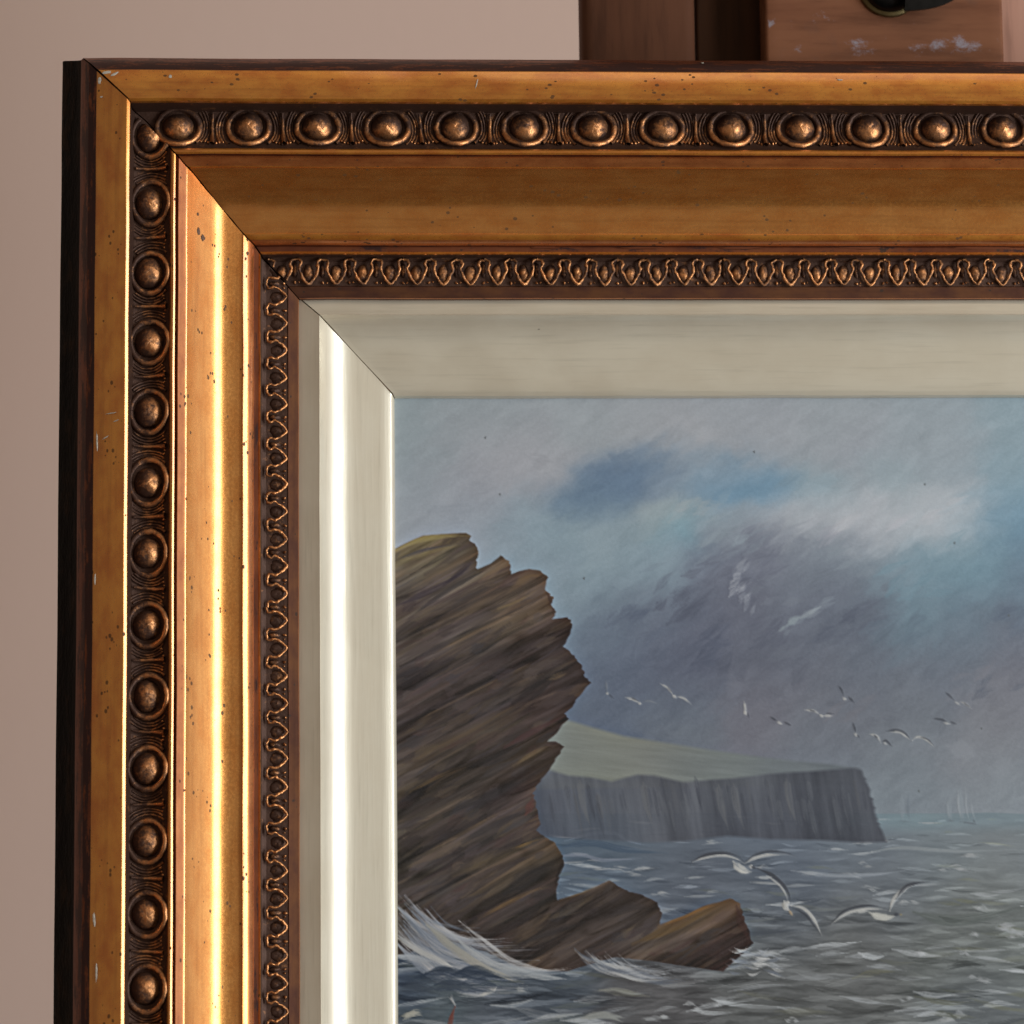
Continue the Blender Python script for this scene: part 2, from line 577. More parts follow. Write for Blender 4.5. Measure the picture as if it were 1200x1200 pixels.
def rim_bag(seed):
    b = Bag()
    r = random.Random(seed)
    path, rad = [], []
    n = 36
    for i in range(n + 1):
        t = -math.pi / 2 + 2 * math.pi * (i / n)
        openness = 0.5 + 0.5 * math.sin(t)          # 0 at the lip side
        vv = 1.0 + 21.5 * math.sin(t)
        path.append((25.2 * math.cos(t) + r.uniform(-.3, .3), vv + r.uniform(-.3, .3), floor_w(vv) + 1.6 + 2.6 * openness ** 0.6))
        rad.append(2.9 + 1.0 * math.cos(t) ** 2 + r.uniform(-.3, .3))
    b.tube(path, rad, 8, 0.0, 0.75)
    return b.rough(0.5, seed)


def dart_bag(seed):
    b = Bag()
    r = random.Random(seed)
    # centre bar, flaring towards the picture side
    path, rad = [], []
    for i in range(9):
        t = i / 8
        vv = -16 + 37 * t
        path.append((r.uniform(-.3, .3) - 1.2 * (1 - t), vv, floor_w(vv) + 2.6 + 1.5 * math.sin(math.pi * min(1, 0.15 + t * 0.8))))
        rad.append(1.9 + 1.0 * t * t + r.uniform(-.25, .25))
    b.tube(path, rad, 6, 0.05, 0.85)
    # feathered ribs following the rims on both sides
    for s in (-1, 1):
        for q, k in enumerate((30.5, 34.0, 37.3)):
            path, rad = [], []
            n = 9
            for i in range(n):
                a = math.radians(-38 + 84 * i / (n - 1) - q * 2)
                uu = -41.2 + k * math.cos(a)
                vv = 1 + (k - 3) * math.sin(a)
                if uu > -1.2 or vv > 21:
                    continue
                path.append((s * uu, vv, floor_w(vv) + 0.9 + r.uniform(-.4, .4)))
                rad.append(1.95 * (0.6 + 0.4 * i / n) + r.uniform(-.3, .3))
            if len(path) > 2:
                b.tube(path, rad, 6, 0.0, 0.5)
        for q in range(3):      # little beads at the foot
            b.dome(s * (4.5 + q * 4.3) + r.uniform(-.6, .6), 19.5 - q * 1.1 + r.uniform(-.6, .6), floor_w(19.5 - q * 1.1), 1.8, 2.1, 3.0, 3, 8, 0, 0, 0.2, 0.9)
    return b.rough(0.6, seed)


VAR = 7
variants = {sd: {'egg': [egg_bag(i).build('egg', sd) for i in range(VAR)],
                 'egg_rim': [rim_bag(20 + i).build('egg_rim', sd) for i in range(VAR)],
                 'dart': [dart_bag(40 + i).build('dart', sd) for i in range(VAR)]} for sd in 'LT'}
pr = random.Random(3)


def put(kind, me, parent, x, y, z, sx=1, sy=1, sz=1, rz=0.0, tilt=(0, 0)):
    o = link(kind, me, parent)
    o.location = (x * S, y * S, z * S)
    o.rotation_euler = (tilt[0], tilt[1], rz)
    o.scale = (sx, sy, sz)
    return o


def ornament(side, parent, u0, pitch, count, oc):
    for k in range(count):
        u = u0 + pitch * k
        for kind, du in (('egg', 0), ('egg_rim', 0), ('dart', pitch / 2)):
            me = pr.choice(variants[side][kind])
            uu = u + du + pr.uniform(-0.7, 0.7)
            if side == 'L':
                put(kind, me, parent, oc + pr.uniform(-.5, .5), -uu, -39.5, pr.uniform(.96, 1.03), pr.uniform(.95, 1.04), pr.uniform(.84, 1.06), pr.uniform(-.07, .07), (pr.uniform(-.05, .05), pr.uniform(-.05, .05)))
            else:
                put(kind, me, parent, uu, -oc + pr.uniform(-.5, .5), -39.5, pr.uniform(.93, 1.00), pr.uniform(1.02, 1.09), pr.uniform(.84, 1.06), pr.uniform(-.07, .07), (pr.uniform(-.05, .05), pr.uniform(-.05, .05)))


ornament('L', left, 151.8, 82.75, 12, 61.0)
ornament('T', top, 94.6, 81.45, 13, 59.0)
# the moulding is cut through its first egg at the mitre: the left rail keeps most of it


def cut_bag(bag, side, uc, oc, keep_margin):
    """trim a unit at the mitre plane"""
    me = bag.build('tongue_leaf' if oc > 100 else 'egg', side)
    bm = bmesh.new()
    bm.from_mesh(me)
    # local mitre through the origin of the rail in rail space: x = -y (approx)
    d = (uc - oc + keep_margin) / math.sqrt(2)
    no = Vector((1, 1, 0)).normalized()
    # point on the plane relative to the unit's centre
    co = no * d * S if side == 'L' else -no * d * S
    geom = bm.verts[:] + bm.edges[:] + bm.faces[:]
    bmesh.ops.bisect_plane(bm, geom=geom, plane_co=co, plane_no=no if side == 'L' else -no, clear_outer=True)
    bm.to_mesh(me)
    bm.free()
    return me


for kind, bg_ in (('egg', egg_bag(9)), ('egg_rim', rim_bag(9))):
    put(kind, cut_bag(bg_, 'L', 70.5, 61, -1.5), left, 61, -70.5, -39.5)
put('dart', cut_bag(dart_bag(8), 'L', 111, 61, -2), left, 61, -111, -39.5)

# ------------------------------------------------------------------ inner tongue ornament


def smooth_path(pts, n):
    out = []
    P = [pts[0]] + pts + [pts[-1]]
    for i in range(1, len(P) - 2):
        p0, p1, p2, p3 = (np.array(P[i + k], float) for k in (-1, 0, 1, 2))
        for k in range(n):
            t = k / n
            out.append(tuple(0.5 * ((2 * p1) + (p2 - p0) * t + (2 * p0 - 5 * p1 + 4 * p2 - p3) * t * t + (3 * p1 - p0 - 3 * p2 + p3) * t ** 3)))
    out.append(tuple(pts[-1]))
    return out


def tongue_bag(seed, wide):
    b = Bag()
    r = random.Random(seed)
    half = [(-16.1, 0.5), (-12.4, 0.8), (-9.7, 3.0), (-9.6, 6.2), (-11, 8.8), (-10.6, 11.8), (-8.8, 14.6), (-7.0, 17.6), (-4.0, 21), (0, 24)]
    pts = half + [(-u, v) for u, v in half[-2::-1]]
    pts = [(u + (r.uniform(-.45, .45) if 0 < i < len(pts) - 1 else 0), v * wide + r.uniform(-.4, .4) * (0 < i < len(pts) - 1),
            5.0 + 2.6 * math.sin(math.pi * min(1, (v + 3) / 24)) + r.uniform(-.25, .25)) for i, (u, v) in enumerate(pts)]
    path = smooth_path(pts, 2)
    chunky = wide > 1.1
    b.tube(path, [(1.9 if chunky else 1.65) + r.uniform(-.35, .35) for _ in path], 6, 0.0, 0.68 if chunky else 0.95)
    # tongue leaf inside the arch, spine between
    b.dome(0, (13.5 if chunky else 12.5) * wide, -1, 7.6, 9.8 * wide, 6.5 if chunky else 4.0, 5, 12, 0.05, seed, 0.0, 0.5 if chunky else 0.12)
    b.dome(-16.1, 9.5 * wide, 0, 3.6, 7.5 * wide, 5.0, 4, 10, 0.03, seed, 0.0, 0.35)
    b.dome(-16.1, 21.5 * wide, 0.3, 1.7, 2.2, 3.0, 3, 8, 0, seed, 0.3, 1.0)
    b.dome(-11.4, 21.0 * wide, 0.1, 1.2, 1.4, 1.8, 2, 6, 0, seed, 0.3, 0.8)
    return b.rough(0.95, seed)


tong = {sd: [tongue_bag(60 + i, w).build('tongue_leaf', sd) for i in range(9)] for sd, w in (('L', 1.0), ('T', 1.30))}
for k in range(29):
    u = 249.7 + 32.25 * k
    if u < 1180:
        put('tongue_leaf', pr.choice(tong['L']), left, 196.3 + pr.uniform(-.3, .3), -u, -100.2, 1, pr.uniform(.99, 1.03), pr.uniform(.75, 1.15), pr.uniform(-.025, .025))
for k in range(30):
    u = 247.0 + 31.9 * k
    if u < 1180:
        put('tongue_leaf', pr.choice(tong['T']), top, u, -(204.0 + pr.uniform(-.3, .3)), -100.2, pr.uniform(.99, 1.03), 1, pr.uniform(.75, 1.15), pr.uniform(-.025, .025))

put('tongue_leaf', cut_bag(tongue_bag(70, 1.0), 'L', 217.45, 196.3, -14), left, 196.3, -217.45, -100.2)
put('tongue_leaf', cut_bag(tongue_bag(71, 1.3), 'T', 215.1, 204.0, 10), top, 215.1, -204.0, -100.2)

# ------------------------------------------------------------------ chips and stains on the gilding


def chip(name, parent, x, y, z, w, h, mat, seed, rot=0.0, nrm=(0, 0, 1)):
    r = random.Random(seed)
    n = 11
    vs = []
    for lvl, k in ((0, 1.0), (0.5, 0.8)):
        for i in range(n):
            a = 2 * math.pi * i / n
            m = k * r.uniform(.6, 1.15)
            px, py = w * m * math.cos(a), h * m * math.sin(a)
            vs.append((px * math.cos(rot) - py * math.sin(rot), px * math.sin(rot) + py * math.cos(rot), lvl))
    fs = [(i, (i + 1) % n, n + (i + 1) % n, n + i) for i in range(n)] + [tuple(range(n, 2 * n))]
    o = link(name, mesh(name, vs, fs, [mat], None, False), parent)
    o.location = (x * S, y * S, z * S)
    o.rotation_euler = (-math.atan2(nrm[1], nrm[2]), math.atan2(nrm[0], nrm[2]), 0)
    return o


G = MAT_CHIP
for (x, y, w, h, sd, rot) in ((8, -3.5, 6, 2.2, 1, 0.1), (17, -5.5, 5, 1.6, 2, 0.5), (82, -8, 2.2, 2.6, 3, 0), (440, -15, 0.8, 7.5, 4, -0.25), (868, -9, 4, 0.8, 5, 0)):
    chip('chip', top, x + 4, y, -2.2 - y * 0.075, w, h, G, sd, rot, (0, 0.075, 0.997))
for (x, y, w, h, sd, rot) in ((3.5, -12, 2.2, 5, 6, 0), (6, -32, 2, 1.2, 7, 0), (4, -440, 1.2, 13, 8, 0.05), (14, -436, 5, .7, 9, 0.5), (26, -417, 4, .6, 10, 0.4), (3, -600, 1, 7, 11, 0), (5, -985, 1.6, 9, 12, 0.1), (8, -1045, 1.4, 11, 13, 0), (20, -408, 8, .6, 14, .12)):
    chip('chip', left, x, y, -6.4 + x * 0.21, w, h, G, sd, rot, (-0.2, 0, 0.98))
for (x, y, w, h, sd) in ((118, -183, 2.6, 5.5, 21), (123, -190, 3, 4, 22), (117, -163, 1.6, 2.6, 23)):
    chip('stain', left, x, y, -42.6 - (x - 117) * 0.82, w, h, MAT_STAIN, sd, 0.2, (0.62, 0, 0.78))
for (x, o_, w, h, sd) in ((525, 192.6, 22, 2.6, 31), (760, 193, 34, 2.2, 32), (905, 192.8, 26, 2.6, 33), (1050, 193, 40, 2.4, 34), (640, 193.5, 30, 1.6, 35)):
    chip('stain', top, x, -o_, -80.2, w, h, MAT_BOLE, sd, 0.0, (0, -0.25, 0.97))
chip('chip', top, 712, 16.5, -20.0, 1.8, 1.5, G, 41, 0, (0, .8, .6))

# ------------------------------------------------------------------ the painting


def vnoise(x, y, seed):
    r = np.random.default_rng(seed)
    T = r.random((128, 128)).astype(np.float32)
    xi, yi = np.floor(x).astype(int), np.floor(y).astype(int)
    fx, fy = x - xi, y - yi
    fx, fy = fx * fx * (3 - 2 * fx), fy * fy * (3 - 2 * fy)
    a, b = T[yi % 128, xi % 128], T[yi % 128, (xi + 1) % 128]
    c, d = T[(yi + 1) % 128, xi % 128], T[(yi + 1) % 128, (xi + 1) % 128]
    return (a + (b - a) * fx) * (1 - fy) + (c + (d - c) * fx) * fy


def fbm(x, y, seed, oct_=4):
    s, a, t = 0, 0.5, 0
    for i in range(oct_):
        s = s + a * vnoise(x * 2 ** i + 13.7 * i, y * 2 ** i + 7.1 * i, seed + i)
        t += a
        a *= 0.55
    return s / t


X0, Y0, CW, CH = 452, 456, 860, 860
YY, XX = np.mgrid[0:CH, 0:CW].astype(np.float32)
XX += X0
YY += Y0
canvas = np.zeros((CH, CW, 3), np.float32)
relief = np.zeros((CH, CW), np.float32)


def field(pts, sig, x, y):
    num = np.zeros(x.shape + (3,), np.float32)
    den = np.full(x.shape, 1e-9, np.float32)
    for p in pts:
        px, py, c = p[0], p[1], p[2]
        sx = p[3] if len(p) > 3 else sig
        sy = p[4] if len(p) > 4 else sx
        w = np.exp(-((x - px) ** 2 / (2 * sx * sx) + (y - py) ** 2 / (2 * sy * sy))) + 1e-12
        w = w * (p[5] if len(p) > 5 else 1.0)
        den += w
        num += w[..., None] * np.array(c, np.float32)
    return num / den[..., None]


def rotc(ang):
    c, s = math.cos(math.radians(ang)), math.sin(math.radians(ang))
    return XX * c + YY * s, -XX * s + YY * c


def blend(mask, col):
    global canvas
    m = np.clip(mask, 0, 1)[..., None]
    canvas = canvas * (1 - m) + np.asarray(col, np.float32) * m


SR = random.Random(5)


def stroke(pts, w, col, a=1.0, bristle=0.5, taper=(0.15, 0.35), lift=0.5, col2=None):
    """one loaded brush stroke along a polyline"""
    P = np.array(pts, np.float32)
    seg = np.hypot(*np.diff(P, axis=0).T)
    L = np.concatenate([[0], np.cumsum(seg)])
    n = int(min(200, max(5, L[-1] / max(0.8, w * .33))))
    tt = np.linspace(0, L[-1], n)
    if len(P) > 2:                      # smooth it
        P = np.array(smooth_path([tuple(p) for p in P], 6), np.float32)
        seg = np.hypot(*np.diff(P, axis=0).T)
        L = np.concatenate([[0], np.cumsum(seg)])
        tt = np.linspace(0, L[-1], n)
    Q = np.stack([np.interp(tt, L, P[:, 0]), np.interp(tt, L, P[:, 1])], 1)
    x0, y0 = np.floor(Q.min(0) - w - 2 - np.array([X0, Y0])).astype(int)
    x1, y1 = np.ceil(Q.max(0) + w + 3 - np.array([X0, Y0])).astype(int)
    x0, y0, x1, y1 = max(0, x0), max(0, y0), min(CW, x1), min(CH, y1)
    if x1 <= x0 or y1 <= y0:
        return
    gx, gy = XX[y0:y1, x0:x1], YY[y0:y1, x0:x1]
    d2 = (gx[None] - Q[:, 0, None, None]) ** 2 + (gy[None] - Q[:, 1, None, None]) ** 2
    ix = d2.argmin(0)
    T = np.gradient(Q, axis=0)
    T /= np.linalg.norm(T, axis=1)[:, None] + 1e-6
    dx, dy = gx - Q[ix, 0], gy - Q[ix, 1]
    d = -dx * T[ix, 1] + dy * T[ix, 0]
    dist = np.hypot(dx, dy)
    t = ix / (n - 1)
    ww = w * np.clip(t / max(taper[0], 1e-3), 0.25, 1) * np.clip((1 - t) / max(taper[1], 1e-3), 0.12, 1)
    edge = np.clip((ww - dist) / max(0.9, 0.35 * w) + 0.5, 0, 1)
    sd = SR.randint(0, 10 ** 6)
    br = vnoise(d / max(0.8, w * 0.16) + sd % 97, t * (2 + L[-1] / 30) + sd % 53, sd % 17 + 900)
    al = a * edge * np.clip(1 - bristle * (1.5 * np.clip(br - 0.35, 0, 1)) - bristle * np.clip(t - 0.55, 0, 1) * br * 1.6, 0, 1)
    c = np.array(col, np.float32)
    if col2 is not None:
        m = np.clip((d / max(w, 1)) * 0.6 + 0.5, 0, 1)[..., None]
        c = c * (1 - m) + np.array(col2, np.float32) * m
    c = c + ((br - 0.5) * 12 * min(1, bristle * 1.5))[..., None]
    canvas[y0:y1, x0:x1] = canvas[y0:y1, x0:x1] * (1 - al[..., None]) + c * al[..., None]
    relief[y0:y1, x0:x1] = relief[y0:y1, x0:x1] * (1 - al * 0.6) + al * lift * (0.35 + 0.65 * br)


def poly(pts, soft=1.0, jag=0.0, seed=0, ang=0):
    """anti-aliased polygon mask"""
    P = np.array(pts, np.float32)
    x, y = XX, YY
    if jag:
        u, v = rotc(ang)
        x = x + (vnoise(u / 30, v / 2.6, seed) - 0.5) * jag
    inside = np.zeros(x.shape, bool)
    dist = np.full(x.shape, 1e9, np.float32)
    n = len(P)
    for i in range(n):
        ax, ay = P[i]
        bx, by = P[(i + 1) % n]
        cond = ((ay > y) != (by > y))
        xin = (bx - ax) * (y - ay) / (by - ay + 1e-9) + ax
        inside ^= cond & (x < xin)
        ex, ey = bx - ax, by - ay
        t = np.clip(((x - ax) * ex + (y - ay) * ey) / (ex * ex + ey * ey + 1e-9), 0, 1)
        dist = np.minimum(dist, (x - ax - t * ex) ** 2 + (y - ay - t * ey) ** 2)
    sdist = np.sqrt(dist) * np.where(inside, 1, -1)
    return np.clip(sdist / (2 * soft) + 0.5, 0, 1), inside


def lay_sky():
    wx = (fbm(XX / 60, YY / 60, 1) - .5) * 46
    wy = (fbm(XX / 60, YY / 60, 9) - .5) * 36
    u, v = rotc(-33)
    st = (fbm(u / 45, v / 12, 21) - .5) * 26
    x, y = XX + wx + st * 0.8, YY + wy - st * 0.5
    P = [(470, 480, (145, 155, 161)), (560, 480, (150, 156, 162)), (660, 480, (153, 158, 164)), (760, 480, (155, 158, 164)), (870, 480, (152, 155, 162)), (980, 480, (150, 155, 161)), (1090, 480, (148, 155, 162)), (1190, 490, (138, 153, 162)),
         (1280, 500, (130, 148, 160)), (480, 560, (146, 154, 162)), (560, 550, (158, 158, 166)), (620, 540, (162, 161, 168)), (800, 520, (160, 160, 166)), (900, 520, (154, 156, 163)), (1000, 530, (152, 154, 162)), (1100, 530, (148, 155, 163)), (1190, 560, (132, 152, 164)),
         (690, 585, (102, 123, 145), 26, 16, 2.2), (735, 560, (100, 120, 144), 26, 16, 2.6), (765, 545, (112, 130, 150), 18, 14, 1.3), (830, 555, (120, 143, 163), 30, 18), (885, 575, (108, 140, 164), 34, 17, 1.8), (780, 605, (150, 159, 164), 22, 12, 1.4), (800, 622, (124, 158, 172), 20, 14, 1.2),
         (480, 620, (152, 156, 165)), (560, 610, (150, 155, 166)), (600, 640, (140, 154, 166)), (650, 640, (136, 155, 167)), (710, 640, (143, 156, 165)), (760, 660, (136, 154, 166)), (680, 690, (130, 148, 160)), (640, 700, (136, 146, 158)),
         (960, 575, (140, 157, 166), 26), (1050, 570, (144, 158, 166), 26), (930, 608, (168, 170, 177), 36, 15), (1000, 612, (180, 180, 186), 42, 18, 1.9), (1080, 608, (176, 178, 184), 44, 20, 1.7), (1190, 615, (112, 142, 162), 26), (1270, 620, (110, 138, 158)),
         (850, 620, (140, 150, 160), 24, 14), (820, 660, (112, 118, 134), 26, 20), (880, 650, (116, 119, 133), 28, 18, 1.4), (950, 655, (120, 126, 138), 34, 20), (1010, 660, (126, 134, 145), 28), (1070, 670, (122, 144, 157), 30), (1140, 670, (114, 139, 153), 30), (1210, 680, (104, 122, 138), 30),
         (800, 710, (98, 102, 118), 34, 24), (740, 730, (102, 110, 126), 30), (870, 715, (104, 106, 120), 30), (930, 700, (112, 117, 130), 26), (1000, 715, (99, 104, 118), 30), (1060, 725, (108, 128, 141), 28), (1120, 730, (104, 120, 134), 30), (1200, 740, (100, 108, 122), 30),
         (690, 750, (106, 118, 134), 24), (720, 790, (94, 102, 120)), (800, 780, (91, 95, 112)), (900, 780, (94, 98, 112)), (1000, 780, (99, 105, 118)), (1100, 780, (106, 111, 123)), (1200, 790, (110, 110, 121)), (1290, 790, (110, 112, 122)),
         (700, 840, (95, 104, 120)), (800, 845, (101, 108, 121)), (890, 835, (113, 111, 121)), (980, 825, (108, 109, 119)), (1060, 845, (110, 114, 123)), (1180, 840, (120, 120, 127)), (1290, 850, (118, 120, 128)),
         (800, 900, (108, 113, 122)), (960, 890, (110, 115, 125)), (1060, 910, (118, 123, 131)), (1160, 900, (128, 130, 137)), (1270, 910, (126, 130, 138)), (1060, 950, (122, 130, 138)), (1180, 950, (128, 134, 141)), (1280, 955, (124, 130, 138))]
    canvas[:] = field(P, 34, x, y)
    canvas[:] += ((fbm(u / 26, v / 9, 31) - .5) * 11)[..., None]
    canvas[:] += ((fbm(XX / 2.2, YY / 2.2, 35, 2) - .5) * 6)[..., None]
    relief[:] += fbm(u / 9, v / 3.5, 41, 3) * 0.18
    for _ in range(900):                # scumbled cloud strokes
        px, py = SR.uniform(455, 1300), SR.uniform(462, 955)
        a = math.radians(-30 + SR.gauss(0, 30))
        ln = SR.uniform(16, 46)
        ix, iy = int(min(CW - 1, max(0, px - X0))), int(min(CH - 1, max(0, py - Y0)))
        c = canvas[iy, ix] + SR.gauss(0, 5)
        stroke([(px - ln * math.cos(a) / 2, py - ln * math.sin(a) / 2), (px, py + SR.uniform(-3, 3)), (px + ln * math.cos(a) / 2, py + ln * math.sin(a) / 2)], SR.uniform(4, 12), c, SR.uniform(.18, .42), 0.55, (.3, .6), .10)
    # bright cloud edges
    for (x_, y_, dx, dy, w, c, a) in ((862, 680, 12, -16, 6, (160, 162, 172), .65), (858, 700, 16, -14, 6, (164, 165, 174), .7), (866, 712, 9, -12, 5, (158, 160, 170), .6), (872, 725, 6, -16, 4, (140, 143, 154), .5),
                                      (925, 738, 18, -12, 6, (138, 146, 154), .6), (940, 728, 22, -12, 5, (146, 152, 160), .6), (955, 716, 20, -10, 4, (140, 148, 158), .45), (915, 745, 10, -8, 4, (134, 142, 150), .5),
                                      (960, 640, 30, -22, 7, (158, 158, 168), .5), (975, 625, 34, -24, 8, (180, 180, 186), .6), (1040, 625, 34, -18, 8, (178, 178, 185), .55), (1080, 615, 30, -14, 8, (180, 180, 186), .55), (1110, 600, 30, -12, 7, (174, 176, 182), .5), (930, 625, 40, -24, 6, (168, 170, 178), .5), (900, 640, 50, -26, 6, (148, 152, 162), .4), (850, 655, 60, -34, 5, (136, 144, 156), .35)):
        for k in range(4):
            ox, oy = SR.uniform(-7, 7), SR.uniform(-6, 6)
            stroke([(x_ + ox, y_ + oy), (x_ + ox + dx * .5, y_ + oy + dy * .6), (x_ + ox + dx, y_ + oy + dy)], w * SR.uniform(.4, .8), c, a * SR.uniform(.5, 1), .8, (.3, .6), .5)
    # storm-cloud lobes: dark bellies with thin lights dragged between them
    for (x_, y_, n, c, ln, w) in ((805, 708, 9, (86, 90, 106), 46, 11), (850, 680, 8, (92, 95, 110), 44, 10), (900, 650, 8, (106, 109, 124), 44, 9), (890, 735, 9, (90, 93, 108), 44, 11), (985, 735, 10, (90, 95, 110), 50, 11), (830, 765, 9, (84, 89, 106), 54, 12), (740, 735, 7, (90, 98, 116), 44, 10), (1160, 815, 5, (92, 97, 110), 34, 7), (1040, 745, 6, (98, 112, 126), 40, 9), (1185, 720, 7, (94, 104, 120), 44, 10), (970, 690, 6, (106, 112, 124), 38, 9),
                                  (765, 690, 6, (122, 134, 148), 44, 8), (845, 640, 7, (142, 152, 162), 46, 6), (905, 690, 4, (124, 129, 140), 34, 6), (870, 665, 4, (128, 132, 144), 36, 5), (930, 770, 5, (108, 112, 124), 40, 8), (1075, 700, 6, (112, 138, 152), 46, 10), (1110, 660, 5, (128, 150, 162), 50, 9), (1000, 650, 6, (134, 142, 152), 40, 8), (800, 600, 6, (154, 162, 168), 36, 7), (840, 605, 5, (150, 160, 168), 40, 6), (700, 650, 6, (142, 157, 167), 40, 9), (1140, 800, 5, (124, 122, 130), 40, 8), (1000, 830, 5, (116, 114, 122), 40, 8)):
        for k in range(n):
            a = math.radians(-32 + SR.gauss(0, 12))
            px, py = x_ + SR.gauss(0, 20), y_ + SR.gauss(0, 11)
            l2 = ln * SR.uniform(.5, 1.1) / 2
            stroke([(px - l2 * math.cos(a), py - l2 * math.sin(a)), (px, py + SR.uniform(-3, 3)), (px + l2 * math.cos(a), py + l2 * math.sin(a))], w * SR.uniform(.45, 1), np.array(c) + SR.uniform(-5, 5), SR.uniform(.18, .45), .75, (.35, .6), .15)
    for (x_, y_) in ((568, 514), (585, 582), (683, 682), (882, 531), (1083, 570), (1118, 640), (1150, 859), (1076, 932), (1182, 726)):
        stroke([(x_ - 1, y_), (x_ + 1, y_ + .5)], 1.3, (88, 92, 94), .8, 0, (.1, .1))


def lay_headland():
    top_line = [(620, 838), (660, 848), (690, 857), (730, 868), (780, 876), (830, 884), (880, 891), (930, 897), (975, 901), (1006, 906)]
    m, _ = poly(top_line + [(1010, 912), (1000, 925), (620, 930)], 2.2)
    gx, gy = rotc(6)
    base = field([(660, 870, (123, 126, 124)), (690, 890, (130, 130, 119)), (760, 895, (126, 126, 120)), (840, 902, (114, 119, 119)), (930, 904, (106, 111, 116)), (1000, 906, (100, 105, 112)), (680, 910, (118, 122, 118)), (800, 912, (110, 114, 114))], 34, XX, YY)
    base = base + ((fbm(gx / 50, gy / 4, 61) - .5) * 16)[..., None]
    blend(m * 0.95, base)
    edge = [(618, 900), (645, 908), (665, 914), (690, 916), (715, 921), (745, 913), (765, 914), (800, 922), (830, 919), (860, 917), (900, 912), (950, 909), (1000, 905), (1008, 908), (1016, 924), (1022, 945), (1028, 968), (1038, 991), (1010, 992), (960, 989), (900, 988), (850, 984), (800, 990), (760, 992), (700, 989), (618, 984)]
    m, inside = poly(edge, 2.0, 2.5, 3)
    sl = (YY - 910) * 0.16
    col = field([(640, 950, (78, 80, 92)), (700, 950, (82, 84, 93)), (760, 950, (79, 80, 88)), (850, 950, (74, 76, 86)), (950, 950, (69, 71, 80)), (1020, 960, (64, 66, 75)), (680, 920, (96, 98, 104)), (850, 922, (88, 90, 97)), (980, 915, (74, 76, 85)), (700, 985, (76, 84, 98)), (900, 985, (64, 66, 76))], 32, XX, YY)
    col = col + ((fbm((XX - sl) / 8, YY / 80, 71) - .5) * 26)[..., None] + ((vnoise((XX - sl) / 26, YY / 140, 75) - .5) * 24)[..., None]
    blend(m * 0.86, col)
    for k in range(90):
        x_ = SR.uniform(640, 1012)
        y_ = SR.uniform(914, 945)
        ln = SR.uniform(18, 55)
        c = SR.choice(((100, 102, 108), (66, 68, 78), (58, 60, 70), (92, 92, 96), (84, 86, 94)))
        if y_ + ln > 988:
            ln = 986 - y_
        stroke([(x_, y_), (x_ + ln * .1, y_ + ln * .5), (x_ + ln * .2, y_ + ln)], SR.uniform(1.0, 3.2), c, SR.uniform(.15, .4), .8, (.1, .3), .3)
    for (x_, y_) in ((752, 922), (678, 920), (858, 924), (840, 925), (920, 918)):
        stroke([(x_, y_), (x_ + 4, y_ + 26), (x_ + 12, y_ + 52)], 4.0, (106, 106, 109), .45, .8, (.1, .5), .3)


